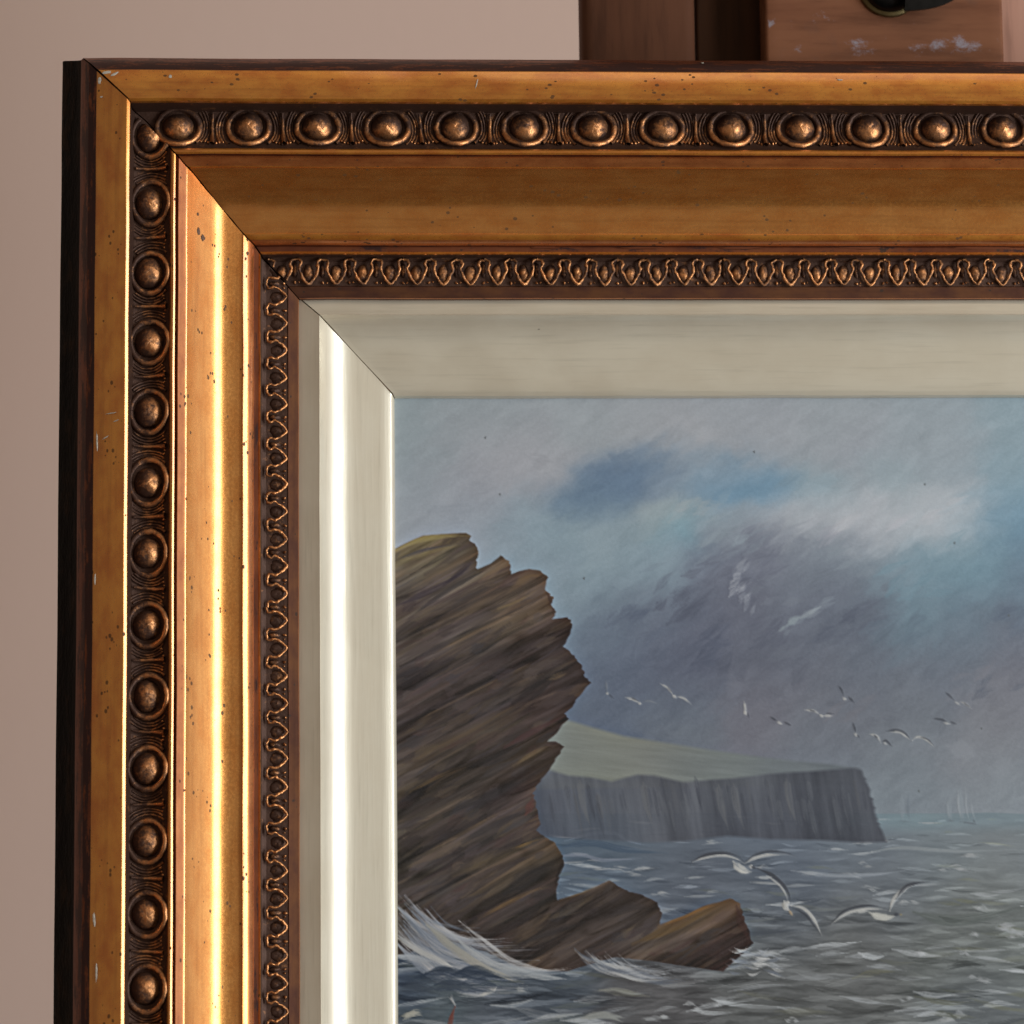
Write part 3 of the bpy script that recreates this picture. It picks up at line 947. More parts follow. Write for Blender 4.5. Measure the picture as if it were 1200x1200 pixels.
def lay_sea():
    hor = 957 + (vnoise(XX / 40, YY * 0, 80) - .5) * 2
    m = np.clip((YY - hor) / 1.6, 0, 1)
    seabase = field([(1060, 966, (120, 138, 146), 40, 8), (1180, 964, (116, 131, 140), 50, 8), (1280, 966, (112, 128, 136)), (660, 990, (80, 93, 108)), (700, 985, (80, 95, 111)), (760, 1000, (93, 101, 113)), (900, 1000, (98, 106, 119)), (1000, 1000, (105, 112, 122)), (1100, 1000, (114, 121, 127)), (1190, 1000, (117, 121, 125)), (1280, 1000, (112, 118, 122)),
                     (690, 1030, (91, 98, 110)), (800, 1040, (86, 91, 102)), (920, 1045, (86, 93, 106)), (1040, 1050, (99, 103, 110)), (1150, 1060, (112, 114, 113)), (1280, 1060, (108, 110, 110)), (900, 1085, (84, 87, 92)), (1000, 1100, (94, 94, 94)), (1100, 1110, (98, 100, 98)), (1190, 1110, (104, 107, 105)), (1290, 1120, (100, 102, 102)),
                     (640, 1150, (70, 77, 87)), (760, 1170, (82, 80, 82)), (900, 1150, (89, 89, 89)), (1000, 1170, (94, 94, 94)), (1150, 1170, (91, 94, 97)), (480, 1150, (52, 62, 78), 22), (520, 1175, (84, 92, 98), 22), (600, 1190, (84, 89, 98)), (500, 1280, (70, 78, 88)), (700, 1280, (80, 84, 88)), (900, 1280, (84, 86, 88)), (1150, 1280, (88, 90, 92))], 36, XX, YY)
    warp = (fbm(XX / 30, YY / 12, 91) - .5) * 10
    n = fbm(XX / 34, (YY + warp) / 5, 85) - .5
    amp = np.clip((YY - 955) / 120, 0.25, 1.0)
    blend(m, seabase + (n * 46 * amp)[..., None])
    # wave strokes, small far away, larger towards us
    for k in range(1150):
        py = 962 + (SR.random() ** 0.8) * 340
        px = SR.uniform(455, 1300)
        near = (py - 955) / 250
        ln = SR.uniform(12, 40) + near * SR.uniform(14, 60)
        w = 0.9 + near * SR.uniform(1.0, 4.5)
        ix, iy = int(min(CW - 1, max(0, px - X0))), int(min(CH - 1, max(0, py - Y0)))
        b = canvas[iy, ix]
        r = SR.random()
        if r < 0.36:
            c, a = b + SR.uniform(18, 44), SR.uniform(.3, .7)
        elif r < 0.72:
            c, a = b - SR.uniform(14, 34), SR.uniform(.3, .7)
        elif r < 0.85:
            c, a = b + np.array([6, 4, -8]) * SR.uniform(.5, 1.5), SR.uniform(.3, .6)
        else:
            c, a = np.array((160, 161, 164)) + SR.uniform(-18, 18), SR.uniform(.35, .75)
        sag = SR.uniform(-3, 4) * (0.4 + near)
        tl = SR.uniform(-.05, .05) * ln * (1 + near)
        stroke([(px - ln / 2, py - tl), (px, py + sag), (px + ln / 2, py + tl)], w, c, a, .75, (.3, .5), .5)
    # whitecaps
    for (x_, y_, ln, w) in ((1065, 1062, 26, 3), (1150, 1070, 20, 3), (1175, 1090, 30, 5), (1190, 1097, 24, 4), (1140, 1098, 14, 3), (1075, 1122, 26, 5), (1130, 1118, 16, 3), (1010, 1123, 14, 3), (840, 1100, 30, 4), (870, 1124, 40, 6), (900, 1118, 36, 4), (905, 1130, 44, 5), (1115, 1192, 36, 7), (1060, 1172, 24, 3), (1150, 1150, 30, 4),
                            (770, 1193, 40, 4), (815, 1182, 26, 4), (840, 1179, 12, 3), (955, 1028, 40, 2), (1000, 1030, 30, 2), (1020, 1045, 26, 2.4), (1120, 1022, 40, 2.6), (1010, 1018, 22, 2), (890, 1020, 30, 2), (715, 1022, 46, 2), (740, 1029, 30, 1.6), (690, 1014, 30, 1.6), (830, 992, 24, 1.6), (1040, 990, 12, 1.6), (1150, 1008, 44, 2), (770, 1050, 24, 2.5), (745, 1060, 20, 2), (925, 1195, 20, 3)):
        for k in range(5):
            ox, oy = SR.uniform(-.35, .35) * ln, SR.uniform(-1, 1) * w
            l2 = ln * SR.uniform(.3, .7)
            stroke([(x_ + ox - l2 / 2, y_ + oy + SR.uniform(-2, 1)), (x_ + ox, y_ + oy - SR.uniform(-1, 2)), (x_ + ox + l2 / 2, y_ + oy + SR.uniform(0, 3))], w * SR.uniform(.35, .7), np.array((158, 158, 160)) + SR.uniform(-14, 12), SR.uniform(.3, .6), .85, (.3, .6), .9)
    # swell lines
    for (pts, w, c) in (([(660, 990), (690, 982), (715, 981), (735, 990), (760, 996)], 2.0, (116, 126, 142)), ([(652, 998), (690, 992), (730, 1000), (780, 1004)], 4.0, (70, 84, 102)), ([(650, 1008), (680, 1006), (705, 1012), (750, 1010)], 2, (118, 124, 138)),
                        ([(925, 1024), (980, 1030), (1030, 1028), (1070, 1022)], 2.2, (136, 140, 148)), ([(1020, 1002), (1060, 998), (1120, 1002), (1190, 1000)], 2, (134, 138, 142)), ([(1070, 1072), (1110, 1082), (1150, 1078), (1200, 1066)], 6, (92, 96, 94)), ([(820, 1090), (870, 1095), (940, 1092)], 4, (72, 76, 84))):
        stroke(pts, w, c, .75, .6, (.2, .4), .7)


ROCK = [(440, 656), (462, 647), (475, 640), (495, 631), (520, 629), (545, 628), (551, 632), (549, 637), (556, 641), (560, 650), (558, 660), (558, 671), (573, 665), (586, 655), (592, 659), (597, 662), (597, 677), (606, 674), (620, 671), (631, 673), (642, 681), (638, 695), (648, 706), (645, 713), (651, 722), (646, 730), (655, 729), (665, 728), (669, 735), (667, 748), (659, 763), (664, 766), (672, 775), (680, 785), (684, 797), (691, 806), (682, 815), (675, 825), (668, 835), (661, 842), (665, 848), (655, 858), (648, 868), (641, 874), (650, 874), (659, 880), (655, 888), (648, 900), (640, 912), (630, 923), (624, 935), (629, 955), (633, 970), (628, 978), (637, 985), (650, 992), (658, 1008), (660, 1018), (655, 1030), (652, 1038), (652, 1058), (680, 1050), (712, 1035), (720, 1040), (735, 1048), (752, 1052), (770, 1062), (775, 1075), (772, 1086), (800, 1076), (822, 1065), (855, 1056), (866, 1062), (871, 1080), (881, 1108), (870, 1118), (855, 1132), (845, 1140), (800, 1134), (760, 1128), (720, 1124), (690, 1132), (665, 1140), (640, 1140), (600, 1132), (570, 1118), (540, 1110), (500, 1112), (470, 1122), (440, 1128)]


def lay_rock():
    m, inside = poly(ROCK, 0.8, 3.0, 5, -28)
    u, v = rotc(-29)
    st = fbm(u / 90, v / 5.5, 101) - .5
    base = field([(480, 650, (118, 108, 78)), (520, 640, (128, 119, 80)), (545, 650, (98, 90, 76)), (480, 690, (92, 84, 76)), (540, 700, (88, 78, 66)), (600, 690, (100, 84, 62)), (630, 700, (92, 76, 62)), (480, 740, (84, 74, 60)), (560, 740, (82, 74, 62)), (620, 740, (84, 70, 56)), (655, 745, (66, 54, 48)), (480, 790, (70, 62, 57)), (560, 790, (66, 60, 57)), (630, 790, (58, 49, 44)), (675, 800, (56, 46, 42)),
                  (480, 840, (66, 58, 54)), (560, 840, (62, 54, 50)), (630, 840, (60, 46, 42)), (480, 890, (72, 62, 54)), (560, 890, (74, 64, 52)), (630, 890, (78, 68, 54)), (480, 940, (64, 58, 50)), (560, 940, (60, 55, 49)), (612, 950, (66, 50, 46)), (490, 1000, (60, 54, 44)), (560, 1000, (60, 53, 45)), (630, 1005, (72, 62, 48)), (640, 1030, (44, 40, 36)), (500, 1050, (56, 50, 44)), (580, 1060, (58, 50, 41)), (560, 1100, (56, 47, 40)), (650, 1080, (66, 57, 48)), (720, 1060, (76, 66, 55)), (700, 1095, (60, 50, 44)), (620, 1115, (60, 48, 40)),
                  (760, 1075, (66, 58, 52)), (800, 1090, (86, 70, 46)), (850, 1070, (84, 66, 44)), (860, 1100, (60, 44, 40)), (800, 1120, (56, 46, 40))], 26, XX + st * 60, YY - st * 25)
    band = fbm(u / 170, v / 24, 131, 3)          # ledges: thick beds, dark undercuts
    bed = np.clip((band - .5) * 5, -1, 1)
    crack = np.clip(1 - np.abs(vnoise(u / 120, v / 17, 141) - .5) / .07, 0, 1)
    col = base - 3 + (bed * 17)[..., None] * np.array([1.05, 1, .86], np.float32) - (crack * 20)[..., None] + (st * 40)[..., None] + ((fbm(u / 40, v / 2.2, 111) - .5) * 22)[..., None]
    old = canvas.copy()
    orel = relief.copy()
    blend(m, col)
    # broad slanted beds: lit upper faces over deep brown undercuts
    beds = [(112, 98, 78), (70, 60, 54), (104, 88, 66), (88, 80, 76), (60, 50, 46), (96, 80, 62), (76, 66, 60), (108, 92, 68), (58, 50, 47), (82, 70, 60), (70, 58, 50), (92, 78, 58), (62, 54, 48), (74, 64, 54), (88, 74, 54), (58, 50, 44), (80, 68, 52), (64, 54, 46)]
    for i in range(34):
        y0 = 676 + i * 17.5 + SR.uniform(-5, 5)
        xs = SR.uniform(452, 500)
        xe = SR.uniform(560, 720) if i < 22 else SR.uniform(600, 880)
        sl = math.tan(math.radians(28 + SR.uniform(-3, 3)))
        ym = y0 - (xs - 462) * sl
        P3 = [(xs, ym), ((xs + xe) / 2, ym - (xe - xs) / 2 * sl + SR.uniform(-3, 3)), (xe, ym - (xe - xs) * sl)]
        c = np.array(beds[i % len(beds)], np.float32) * (1.0 if i < 14 else 0.88)
        stroke(P3, SR.uniform(7, 12), c, .5, .7, (.2, .3), .7)
        stroke([(x + 4, y + SR.uniform(9, 13)) for x, y in P3], SR.uniform(2.0, 4.5), c * 0.5, .6, .6, (.3, .35), .5)
        stroke([(x, y - SR.uniform(6, 9)) for x, y in P3], SR.uniform(1.2, 2.4), np.minimum(c * np.array([1.24, 1.22, 1.24]), 140), .42, .85, (.3, .5), .9)
    # strata strokes
    pal = [(122, 104, 80), (104, 92, 90), (108, 94, 74), (52, 44, 44), (44, 38, 39), (98, 88, 80), (86, 80, 82), (74, 60, 56), (120, 106, 78), (64, 66, 72), (80, 56, 52), (60, 52, 50)]
    k = 0
    while k < 520:
        px, py = SR.uniform(455, 885), SR.uniform(628, 1138)
        if not inside[int(py - Y0), int(px - X0)]:
            continue
        k += 1
        a = math.radians(-28 + SR.gauss(0, 5) - (6 if py < 720 else 0) * 0)
        ln = SR.uniform(14, 70)
        b = canvas[int(py - Y0), int(px - X0)]
        c = np.array(SR.choice(pal), np.float32)
        c = b * 0.45 + c * 0.52
        bow = SR.uniform(-3, 3)
        stroke([(px - ln * math.cos(a) / 2, py - ln * math.sin(a) / 2), (px, py + bow), (px + ln * math.cos(a) / 2, py + ln * math.sin(a) / 2)], SR.choice((1.2, 2, 3, 4.5, 6, 7.5)) * SR.uniform(.8, 1.1), c, SR.uniform(.25, .6), .85, (.2, .5), .6)
    # dark clefts and lit ledges
    for (pts, w, c, al) in (([(462, 716), (510, 694), (556, 668)], 4, (54, 46, 50), .8), ([(520, 690), (545, 668), (558, 652)], 3, (50, 42, 44), .8), ([(462, 660), (500, 648), (545, 640)], 3, (76, 74, 74), .6), ([(462, 650), (490, 637), (525, 632), (549, 633)], 3.2, (150, 140, 92), .85), ([(470, 662), (520, 646), (550, 640)], 2.2, (136, 124, 82), .6),
                            ([(560, 685), (580, 672), (590, 660)], 4, (116, 98, 74), .6), ([(600, 690), (620, 678), (636, 678)], 4, (114, 94, 64), .7), ([(575, 722), (610, 708), (635, 690)], 2, (132, 112, 74), .6), ([(640, 700), (646, 712), (648, 726)], 3, (56, 44, 42), .6), ([(600, 770), (640, 752), (664, 740)], 5, (60, 50, 46), .7), ([(652, 764), (664, 750), (667, 738)], 3, (42, 35, 34), .7),
                            ([(620, 840), (655, 820), (685, 806)], 6, (64, 52, 46), .7), ([(600, 830), (630, 810), (655, 785)], 9, (44, 38, 36), .65), ([(640, 800), (655, 796), (664, 792)], 2, (124, 106, 72), .7), ([(590, 880), (630, 858), (660, 842)], 5, (70, 48, 44), .7), ([(600, 905), (630, 886), (655, 880)], 3, (112, 94, 62), .6), ([(480, 932), (520, 912), (545, 902)], 1.4, (128, 104, 62), .6),
                            ([(520, 960), (580, 935), (640, 905)], 5, (44, 40, 38), .7), ([(615, 960), (622, 945), (624, 938)], 6, (96, 62, 54), .7), ([(540, 990), (590, 965), (625, 950)], 5, (54, 50, 48), .7), ([(530, 1030), (580, 1010), (632, 988)], 7, (84, 72, 50), .65), ([(600, 1000), (620, 992), (634, 986)], 2, (138, 110, 64), .7), ([(590, 1050), (620, 1030), (655, 1010)], 10, (40, 36, 34), .75), ([(650, 1040), (656, 1025), (658, 1010)], 4, (34, 30, 29), .7),
                            ([(560, 1078), (600, 1058), (630, 1044), (652, 1043)], 1.8, (142, 110, 60), .7), ([(620, 1056), (640, 1052), (652, 1050)], 4, (50, 44, 40), .7), ([(655, 1058), (680, 1049), (710, 1037)], 2, (150, 116, 60), .75), ([(700, 1080), (740, 1066), (770, 1068)], 5, (50, 44, 41), .6), ([(600, 1110), (650, 1094), (700, 1080)], 4, (46, 40, 37), .6), ([(740, 1110), (790, 1088), (850, 1062)], 8, (104, 82, 48), .6), ([(770, 1088), (810, 1072), (850, 1058)], 2.4, (132, 98, 50), .7), ([(862, 1066), (868, 1085), (876, 1108)], 6, (66, 46, 40), .7), ([(800, 1128), (840, 1110), (865, 1098)], 7, (50, 38, 35), .7), ([(705, 1052), (716, 1040), (722, 1044)], 5, (66, 60, 54), .6)):
        for k in range(3):
            o = SR.uniform(-2, 2)
            stroke([(x + SR.uniform(-1, 1), y + o + SR.uniform(-1, 1)) for x, y in pts], w * SR.uniform(.6, 1), np.array(c) + SR.uniform(-6, 6), al * SR.uniform(.3, .6), .8, (.3, .5), .7)
    mm = m[..., None]
    canvas[:] = canvas * np.array([1.0, 0.975, 1.05], np.float32)
    canvas[:] = canvas * mm + old * (1 - mm)
    relief[:] = relief * m + orel * (1 - m)


def lay_foam():
    W = (162, 159, 160)
    B = (126, 130, 140)
    for k in range(95):                 # breaker thrown up against the cliff foot
        t = SR.random()
        x_ = 456 + 40 * t + SR.uniform(-8, 10)
        y_ = 1054 + 20 * t + SR.uniform(-10, 52)
        e = SR.uniform(.55, 1.1)
        c = np.array(SR.choice((W, B, (148, 148, 154), (108, 114, 126))), np.float32)
        stroke([(x_, y_), (x_ + 34 * e, y_ + 34 * e), (x_ + 82 * e, y_ + 60 * e * (1 - .2 * t)), (x_ + 140 * e, y_ + 66 * e * (1 - .3 * t))], SR.uniform(1, 3.6), c, SR.uniform(.3, .75), .9, (.3, .5), .9)
    for (pts, w, c) in (([(540, 1084), (570, 1110), (600, 1130), (640, 1140), (678, 1134)], 3, W), ([(530, 1100), (570, 1130), (610, 1142), (655, 1146)], 5, (150, 150, 152)), ([(500, 1085), (540, 1118), (575, 1140), (610, 1152)], 7, (152, 148, 142)), ([(462, 1098), (490, 1115), (520, 1130), (545, 1150)], 4, (160, 158, 158)), ([(462, 1122), (490, 1126), (510, 1132)], 4, (150, 152, 158)), ([(462, 1140), (480, 1138), (500, 1136)], 3, (120, 126, 136)), ([(535, 1166), (560, 1166), (580, 1158)], 1.6, (156, 156, 158)), ([(526, 1168), (535, 1178)], 1.5, (150, 150, 152)), ([(560, 1168), (575, 1162), (585, 1157)], 1.8, (166, 164, 162)), ([(605, 1160), (617, 1162)], 1.4, (150, 150, 150)),
                        ([(470, 1194), (485, 1188), (495, 1190)], 5, (150, 148, 142)), ([(680, 1192), (705, 1188), (730, 1196)], 5, (140, 140, 138))):
        for k in range(4):
            stroke([(x + SR.uniform(-3, 3), y + SR.uniform(-3, 3)) for x, y in pts], w * SR.uniform(.35, .8), np.array(c) + SR.uniform(-14, 10), SR.uniform(.4, .8), .85, (.2, .4), 1.0)
    for k in range(26):                 # dark water under the breaker
        x_, y_ = SR.uniform(462, 560), SR.uniform(1140, 1165)
        stroke([(x_, y_), (x_ + 22, y_ - 4), (x_ + 50, y_ + 3)], SR.uniform(2, 6), SR.choice(((44, 54, 70), (58, 66, 78), (72, 80, 84))), .55, .6, (.3, .5), .5)
    for k in range(34):                 # wash round the lower rocks
        t = SR.random()
        x_, y_ = 676 + 55 * t + SR.uniform(-5, 5), 1118 + 8 * t + SR.uniform(-6, 8)
        c = SR.choice(((150, 150, 154), (110, 112, 120), (92, 96, 106), (160, 158, 158)))
        e = SR.uniform(.5, 1)
        stroke([(x_, y_), (x_ + 18 * e, y_ + 15 * e), (x_ + 50 * e, y_ + 24 * e), (x_ + 85 * e, y_ + 20 * e)], SR.uniform(.8, 2.2), c, SR.uniform(.4, .8), .85, (.3, .5), .9)
    for k in range(34):
        x_, y_ = SR.uniform(846, 905), SR.uniform(1112, 1142)
        stroke([(x_, y_), (x_ + 9, y_ + 3), (x_ + SR.uniform(14, 30), y_ + SR.uniform(-6, 7))], SR.uniform(.9, 2.4), SR.choice(((176, 174, 174), (150, 152, 158), (110, 114, 124))), SR.uniform(.5, .85), .8, (.3, .5), 1.0)
    stroke([(533, 1180), (529, 1192), (526, 1206)], 2.6, (104, 62, 56), .9, .3, (.5, .1), .6)


def gull(parts):
    for pts, w, c, a in parts:
        stroke(pts, w * 1.12, c, a, .3, (.25, .4), .9)


def lay_birds():
    D, Wt, Gy = (52, 54, 62), (186, 182, 178), (120, 124, 132)
    z4 = lambda L: [(650 + x / 4, 780 + y / 4) for x, y in L]
    z5 = lambda L: [(900 + x / 4, 780 + y / 4) for x, y in L]
    z6 = lambda L: [(700 + x / 2.4, 950 + y / 2.4) for x, y in L]
    # three large gulls over the water
    gull([(z4([(640, 938), (700, 916), (780, 906), (850, 924), (880, 945)]), 1.6, Wt, .95), (z4([(636, 934), (700, 906), (780, 895), (850, 910), (882, 936)]), 1.5, D, .95),
          (z4([(884, 946), (930, 920), (1000, 904), (1070, 906)]), 1.6, Wt, .95), (z4([(890, 934), (930, 906), (1000, 888), (1080, 895), (1130, 912)]), 1.2, D, .9), (z4([(1000, 898), (1080, 903), (1120, 912)]), .9, Gy, .9),
          (z4([(830, 935), (850, 958), (880, 976), (915, 982)]), 4.0, Wt, .95), (z4([(850, 972), (885, 986), (915, 984)]), 1.3, (200, 196, 190), .9), (z4([(838, 938), (858, 962)]), 1.4, Gy, .7), (z4([(905, 955), (925, 962)]), 2.2, Wt, .9), (z4([(916, 958), (940, 968)]), 1.3, D, .95)])
    gull([(z4([(945, 968), (1010, 996), (1062, 1040), (1092, 1085), (1099, 1130)]), 1.9, D, .95), (z4([(985, 998), (1045, 1042), (1078, 1090), (1090, 1132)]), 1.1, Wt, .9),
          (z6([(522, 262), (526, 280), (538, 290)]), 3.0, Wt, .95), (z6([(536, 288), (546, 304)]), 1.3, (176, 150, 120), .9), (z6([(518, 266), (522, 284)]), 1.2, (140, 136, 130), .7),
          (z6([(540, 276), (575, 282), (605, 312), (628, 358)]), 1.7, Wt, .95), (z6([(545, 282), (580, 298), (606, 330), (624, 356)]), 1.0, D, .9), (z6([(528, 262), (536, 272)]), 2.0, Wt, .9)])
    gull([(z6([(655, 326), (700, 296), (760, 284), (812, 288)]), 1.5, Wt, .95), (z6([(654, 325), (695, 288), (755, 275), (812, 282)]), 1.3, D, .95), (z6([(725, 294), (760, 290)]), 1.2, Wt, .8),
          (z6([(762, 294), (785, 304), (815, 308), (838, 302)]), 3.6, (190, 186, 178), .95), (z6([(820, 290), (832, 258), (866, 226), (900, 214)]), 2.2, Wt, .95), (z6([(836, 258), (870, 220), (934, 208)]), 1.6, D, .95), (z6([(830, 300), (850, 298)]), 1.6, D, .95), (z6([(846, 300), (856, 300)]), .9, (150, 130, 90), .8)])
    # the distant flock
    F = [(z4([(234, 92), (238, 125), (240, 150)]), 1.0, Gy, .8), (z4([(238, 148), (246, 158)]), 1.5, Wt, .9), (z4([(248, 155), (272, 176)]), .8, D, .7),
         (z4([(325, 172), (360, 180), (395, 200)]), 1.3, Wt, .9), (z4([(350, 172), (390, 188)]), .8, D, .7), (z4([(405, 192), (440, 188), (478, 204)]), 1.0, Gy, .9), (z4([(385, 196), (402, 204)]), 1.3, Wt, .9),
         (z4([(488, 106), (525, 128), (550, 164)]), 1.1, Wt, .9), (z4([(545, 158), (565, 176)]), 1.6, Wt, .9), (z4([(562, 166), (600, 176), (638, 208)]), 1.1, Wt, .85), (z4([(520, 118), (548, 152)]), .7, D, .6),
         (z4([(881, 188), (886, 225), (886, 255)]), 1.2, Wt, .85), (z4([(880, 235), (892, 252)]), 2.0, Wt, .9), (z4([(898, 240), (904, 268)]), .7, D, .6),
         (z4([(1003, 260), (1040, 284)]), 1.0, D, .75), (z4([(1035, 284), (1062, 298)]), 1.3, Wt, .85), (z4([(1066, 284), (1106, 304)]), 1.0, D, .75)]
    F += [(z5([(165, 230), (210, 234), (240, 256)]), 1.2, Wt, .9), (z5([(185, 228), (222, 238)]), .8, D, .7), (z5([(236, 254), (256, 262)]), 1.4, Wt, .9), (z5([(252, 256), (300, 258)]), 1.2, Wt, .85), (z5([(266, 246), (304, 248)]), .8, D, .7),
          (z5([(322, 114), (340, 136), (352, 170)]), 1.0, D, .75), (z5([(345, 172), (362, 184)]), 1.4, Wt, .9), (z5([(372, 168), (400, 196)]), 1.2, D, .75),
          (z5([(390, 285), (402, 315), (406, 340)]), 1.0, D, .75), (z5([(398, 340), (416, 352)]), 1.5, Wt, .9), (z5([(412, 345), (426, 362)]), .9, D, .7),
          (z5([(470, 344), (505, 352), (524, 384)]), 1.2, Wt, .9), (z5([(490, 346), (512, 362)]), .8, D, .7), (z5([(530, 378), (550, 374), (578, 402)]), 1.2, D, .75), (z5([(535, 382), (556, 392)]), 1.1, Wt, .85),
          (z5([(550, 328), (600, 324), (640, 340), (668, 376)]), 1.4, D, .8), (z5([(566, 334), (610, 334), (650, 360), (670, 378)]), 1.0, Wt, .9), (z5([(672, 372), (700, 356), (740, 370), (778, 406)]), 1.2, Wt, .9), (z5([(700, 354), (745, 368), (780, 404)]), .8, D, .75),
          (z5([(770, 270), (815, 276), (845, 292)]), 1.1, D, .75), (z5([(820, 290), (852, 296)]), 1.2, Wt, .8), (z5([(850, 284), (886, 298)]), .9, D, .7),
          (z5([(828, 146), (850, 164), (874, 188)]), 1.0, D, .65), (z5([(872, 190), (900, 208)]), 1.1, Wt, .7), (z5([(896, 190), (925, 202), (955, 226)]), 1.1, Wt, .75), (z5([(910, 192), (955, 222)]), .8, D, .6)]
    gull(F)
    # sails on the horizon
    for pts, w, c, a in ((z5([(622, 620), (622, 690), (628, 748)]), 2.6, (132, 138, 146), .55), (z5([(655, 620), (652, 690), (662, 750)]), 1.6, (104, 112, 122), .5), (z5([(848, 640), (846, 700), (858, 745)]), 3.0, (134, 140, 147), .55), (z5([(838, 650), (845, 742)]), 1.0, (150, 154, 160), .5),
                         (z5([(898, 600), (900, 680), (912, 745)]), 3.0, (136, 142, 149), .6), (z5([(888, 605), (890, 680), (905, 745)]), 1.0, (160, 163, 168), .7), (z5([(925, 600), (928, 690), (942, 750)]), 1.0, (154, 158, 164), .6), (z5([(950, 650), (955, 700), (972, 748)]), 1.0, (150, 154, 160), .5), (z5([(900, 752), (940, 756), (985, 764)]), 1.0, (84, 88, 96), .7), (z5([(960, 740), (968, 756)]), 1.2, (80, 84, 92), .6), (z5([(836, 744), (872, 748)]), .9, (96, 100, 108), .6), (z5([(612, 748), (668, 752)]), .9, (98, 104, 112), .5)):
        stroke(pts, w, c, a, .3, (.3, .3), .4)


lay_sky()
lay_sea()
lay_headland()
lay_rock()
lay_foam()

def box(A, r):
    K = 2 * r + 1
    P = np.pad(A, ((r + 1, r), (0, 0), (0, 0)), mode='edge').cumsum(0)
    A = (P[K:] - P[:-K]) / K
    P = np.pad(A, ((0, 0), (r + 1, r), (0, 0)), mode='edge').cumsum(1)
    return (P[:, K:] - P[:, :-K]) / K


# crisp edges of dry paint, and the knifed contrast between neighbouring patches
c64 = canvas.astype(np.float64)
canvas = (c64 + 0.5 * (c64 - box(box(c64, 2), 2)) + 0.30 * (c64 - box(box(c64, 11), 11))).astype(np.float32)
lay_birds()



PAINT_GAIN = 0.81               # light reaching the canvas, so that paint keeps real albedo
gx = np.concatenate([np.arange(455.0, 1206, 1.2), np.arange(1206, 1308, 6.0)])
gy = np.concatenate([np.arange(459.0, 1206, 1.2), np.arange(1206, 1308, 6.0)])
nx, ny = len(gx), len(gy)
GX, GY = np.meshgrid(gx, gy)
fx, fy = GX - X0, GY - Y0
ix, iy = np.clip(fx.astype(int), 0, CW - 2), np.clip(fy.astype(int), 0, CH - 2)
tx, ty = (fx - ix), (fy - iy)


def samp(A):
    if A.ndim == 3:
        a, b = tx[..., None], ty[..., None]
    else:
        a, b = tx, ty
    return (A[iy, ix] * (1 - a) + A[iy, ix + 1] * a) * (1 - b) + (A[iy + 1, ix] * (1 - a) + A[iy + 1, ix + 1] * a) * b


C = np.clip(samp(canvas) / 255.0, 0.01, 1)
C = np.where(C <= 0.04045, C / 12.92, ((C + 0.055) / 1.055) ** 2.4) / PAINT_GAIN * np.array([0.99, 1.0, 0.985])
Hh = samp(relief)
# board plane: the four known corners of the visible picture
A0, A1, A2, A3 = (np.array(p) for p in ((348.40, -361.54), (1108.81, -362.34), (343.51, -1102.23), (1082.06, -1110.09)))
uu, vv = (GX - 462.3) / (1200 - 462.3), (GY - 467.0) / (1200 - 467.0)
PX = (A0[0] * (1 - uu) + A1[0] * uu) * (1 - vv) + (A2[0] * (1 - uu) + A3[0] * uu) * vv
PY = (A0[1] * (1 - uu) + A1[1] * uu) * (1 - vv) + (A2[1] * (1 - uu) + A3[1] * uu) * vv
PZ = Hh * 0.8
co = np.stack([PX, PY, PZ], -1).reshape(-1, 3).astype(np.float32) * S
nv = nx * ny
idx = np.arange(nv).reshape(ny, nx)
q = np.stack([idx[:-1, :-1], idx[1:, :-1], idx[1:, 1:], idx[:-1, 1:]], -1).reshape(-1, 4)
# board edge and back
back = np.array([[PX[0, 0], PY[0, 0], -9], [PX[0, -1], PY[0, -1], -9], [PX[-1, -1], PY[-1, -1], -9], [PX[-1, 0], PY[-1, 0], -9]], np.float32) * S
pme = bpy.data.meshes.new('painting')
pme.vertices.add(nv + 4)
pme.vertices.foreach_set('co', np.concatenate([co, back]).ravel())
bk = [nv, nv + 3, nv + 2, nv + 1]
corner = [int(idx[0, 0]), int(idx[0, -1]), int(idx[-1, -1]), int(idx[-1, 0])]
extra = [bk] + [[corner[i], corner[(i + 1) % 4], nv + (i + 1) % 4, nv + i] for i in range(4)]
allq = np.concatenate([q, np.array(extra)]).astype(np.int32)
pme.loops.add(allq.size)
pme.loops.foreach_set('vertex_index', allq.ravel())
pme.polygons.add(len(allq))
pme.polygons.foreach_set('loop_start', np.arange(0, allq.size, 4, dtype=np.int32))
pme.polygons.foreach_set('loop_total', np.full(len(allq), 4, np.int32))
pme.update(calc_edges=True)
sm = np.ones(len(allq), bool)
sm[-5:] = False
pme.polygons.foreach_set('use_smooth', sm)
ca = pme.attributes.new('paint', 'FLOAT_COLOR', 'POINT')
cc = np.ones((nv + 4, 4), np.float32)
cc[:nv, :3] = C.reshape(-1, 3)
cc[nv:, :3] = 0.12
ca.data.foreach_set('color', cc.ravel())


def paint_mat():
    M = NT('oil_paint')
    c = M.attr('paint').outputs['Color']
    tc = M.n('ShaderNodeTexCoord').outputs['Object']
    grain = M.noise(tc, 2600, 3, 0.6)
    mid = M.noise(M.mapping(tc, (500, 900, 500)), 1.0, 4, 0.6)
    c2 = M.mix(M.math('MULTIPLY', M.ramp(grain, 0.35, 0.75), 0.10), c, (0.10, 0.095, 0.085))
    M.set(Base_Color=c2, Roughness=M.ramp(mid, 0.2, 0.8, 0.42, 0.60), Specular_IOR_Level=0.35)
    M.bump(M.math('ADD', M.math('MULTIPLY', grain, 0.5), mid), 0.5 * S, 0.35)
    return M.m


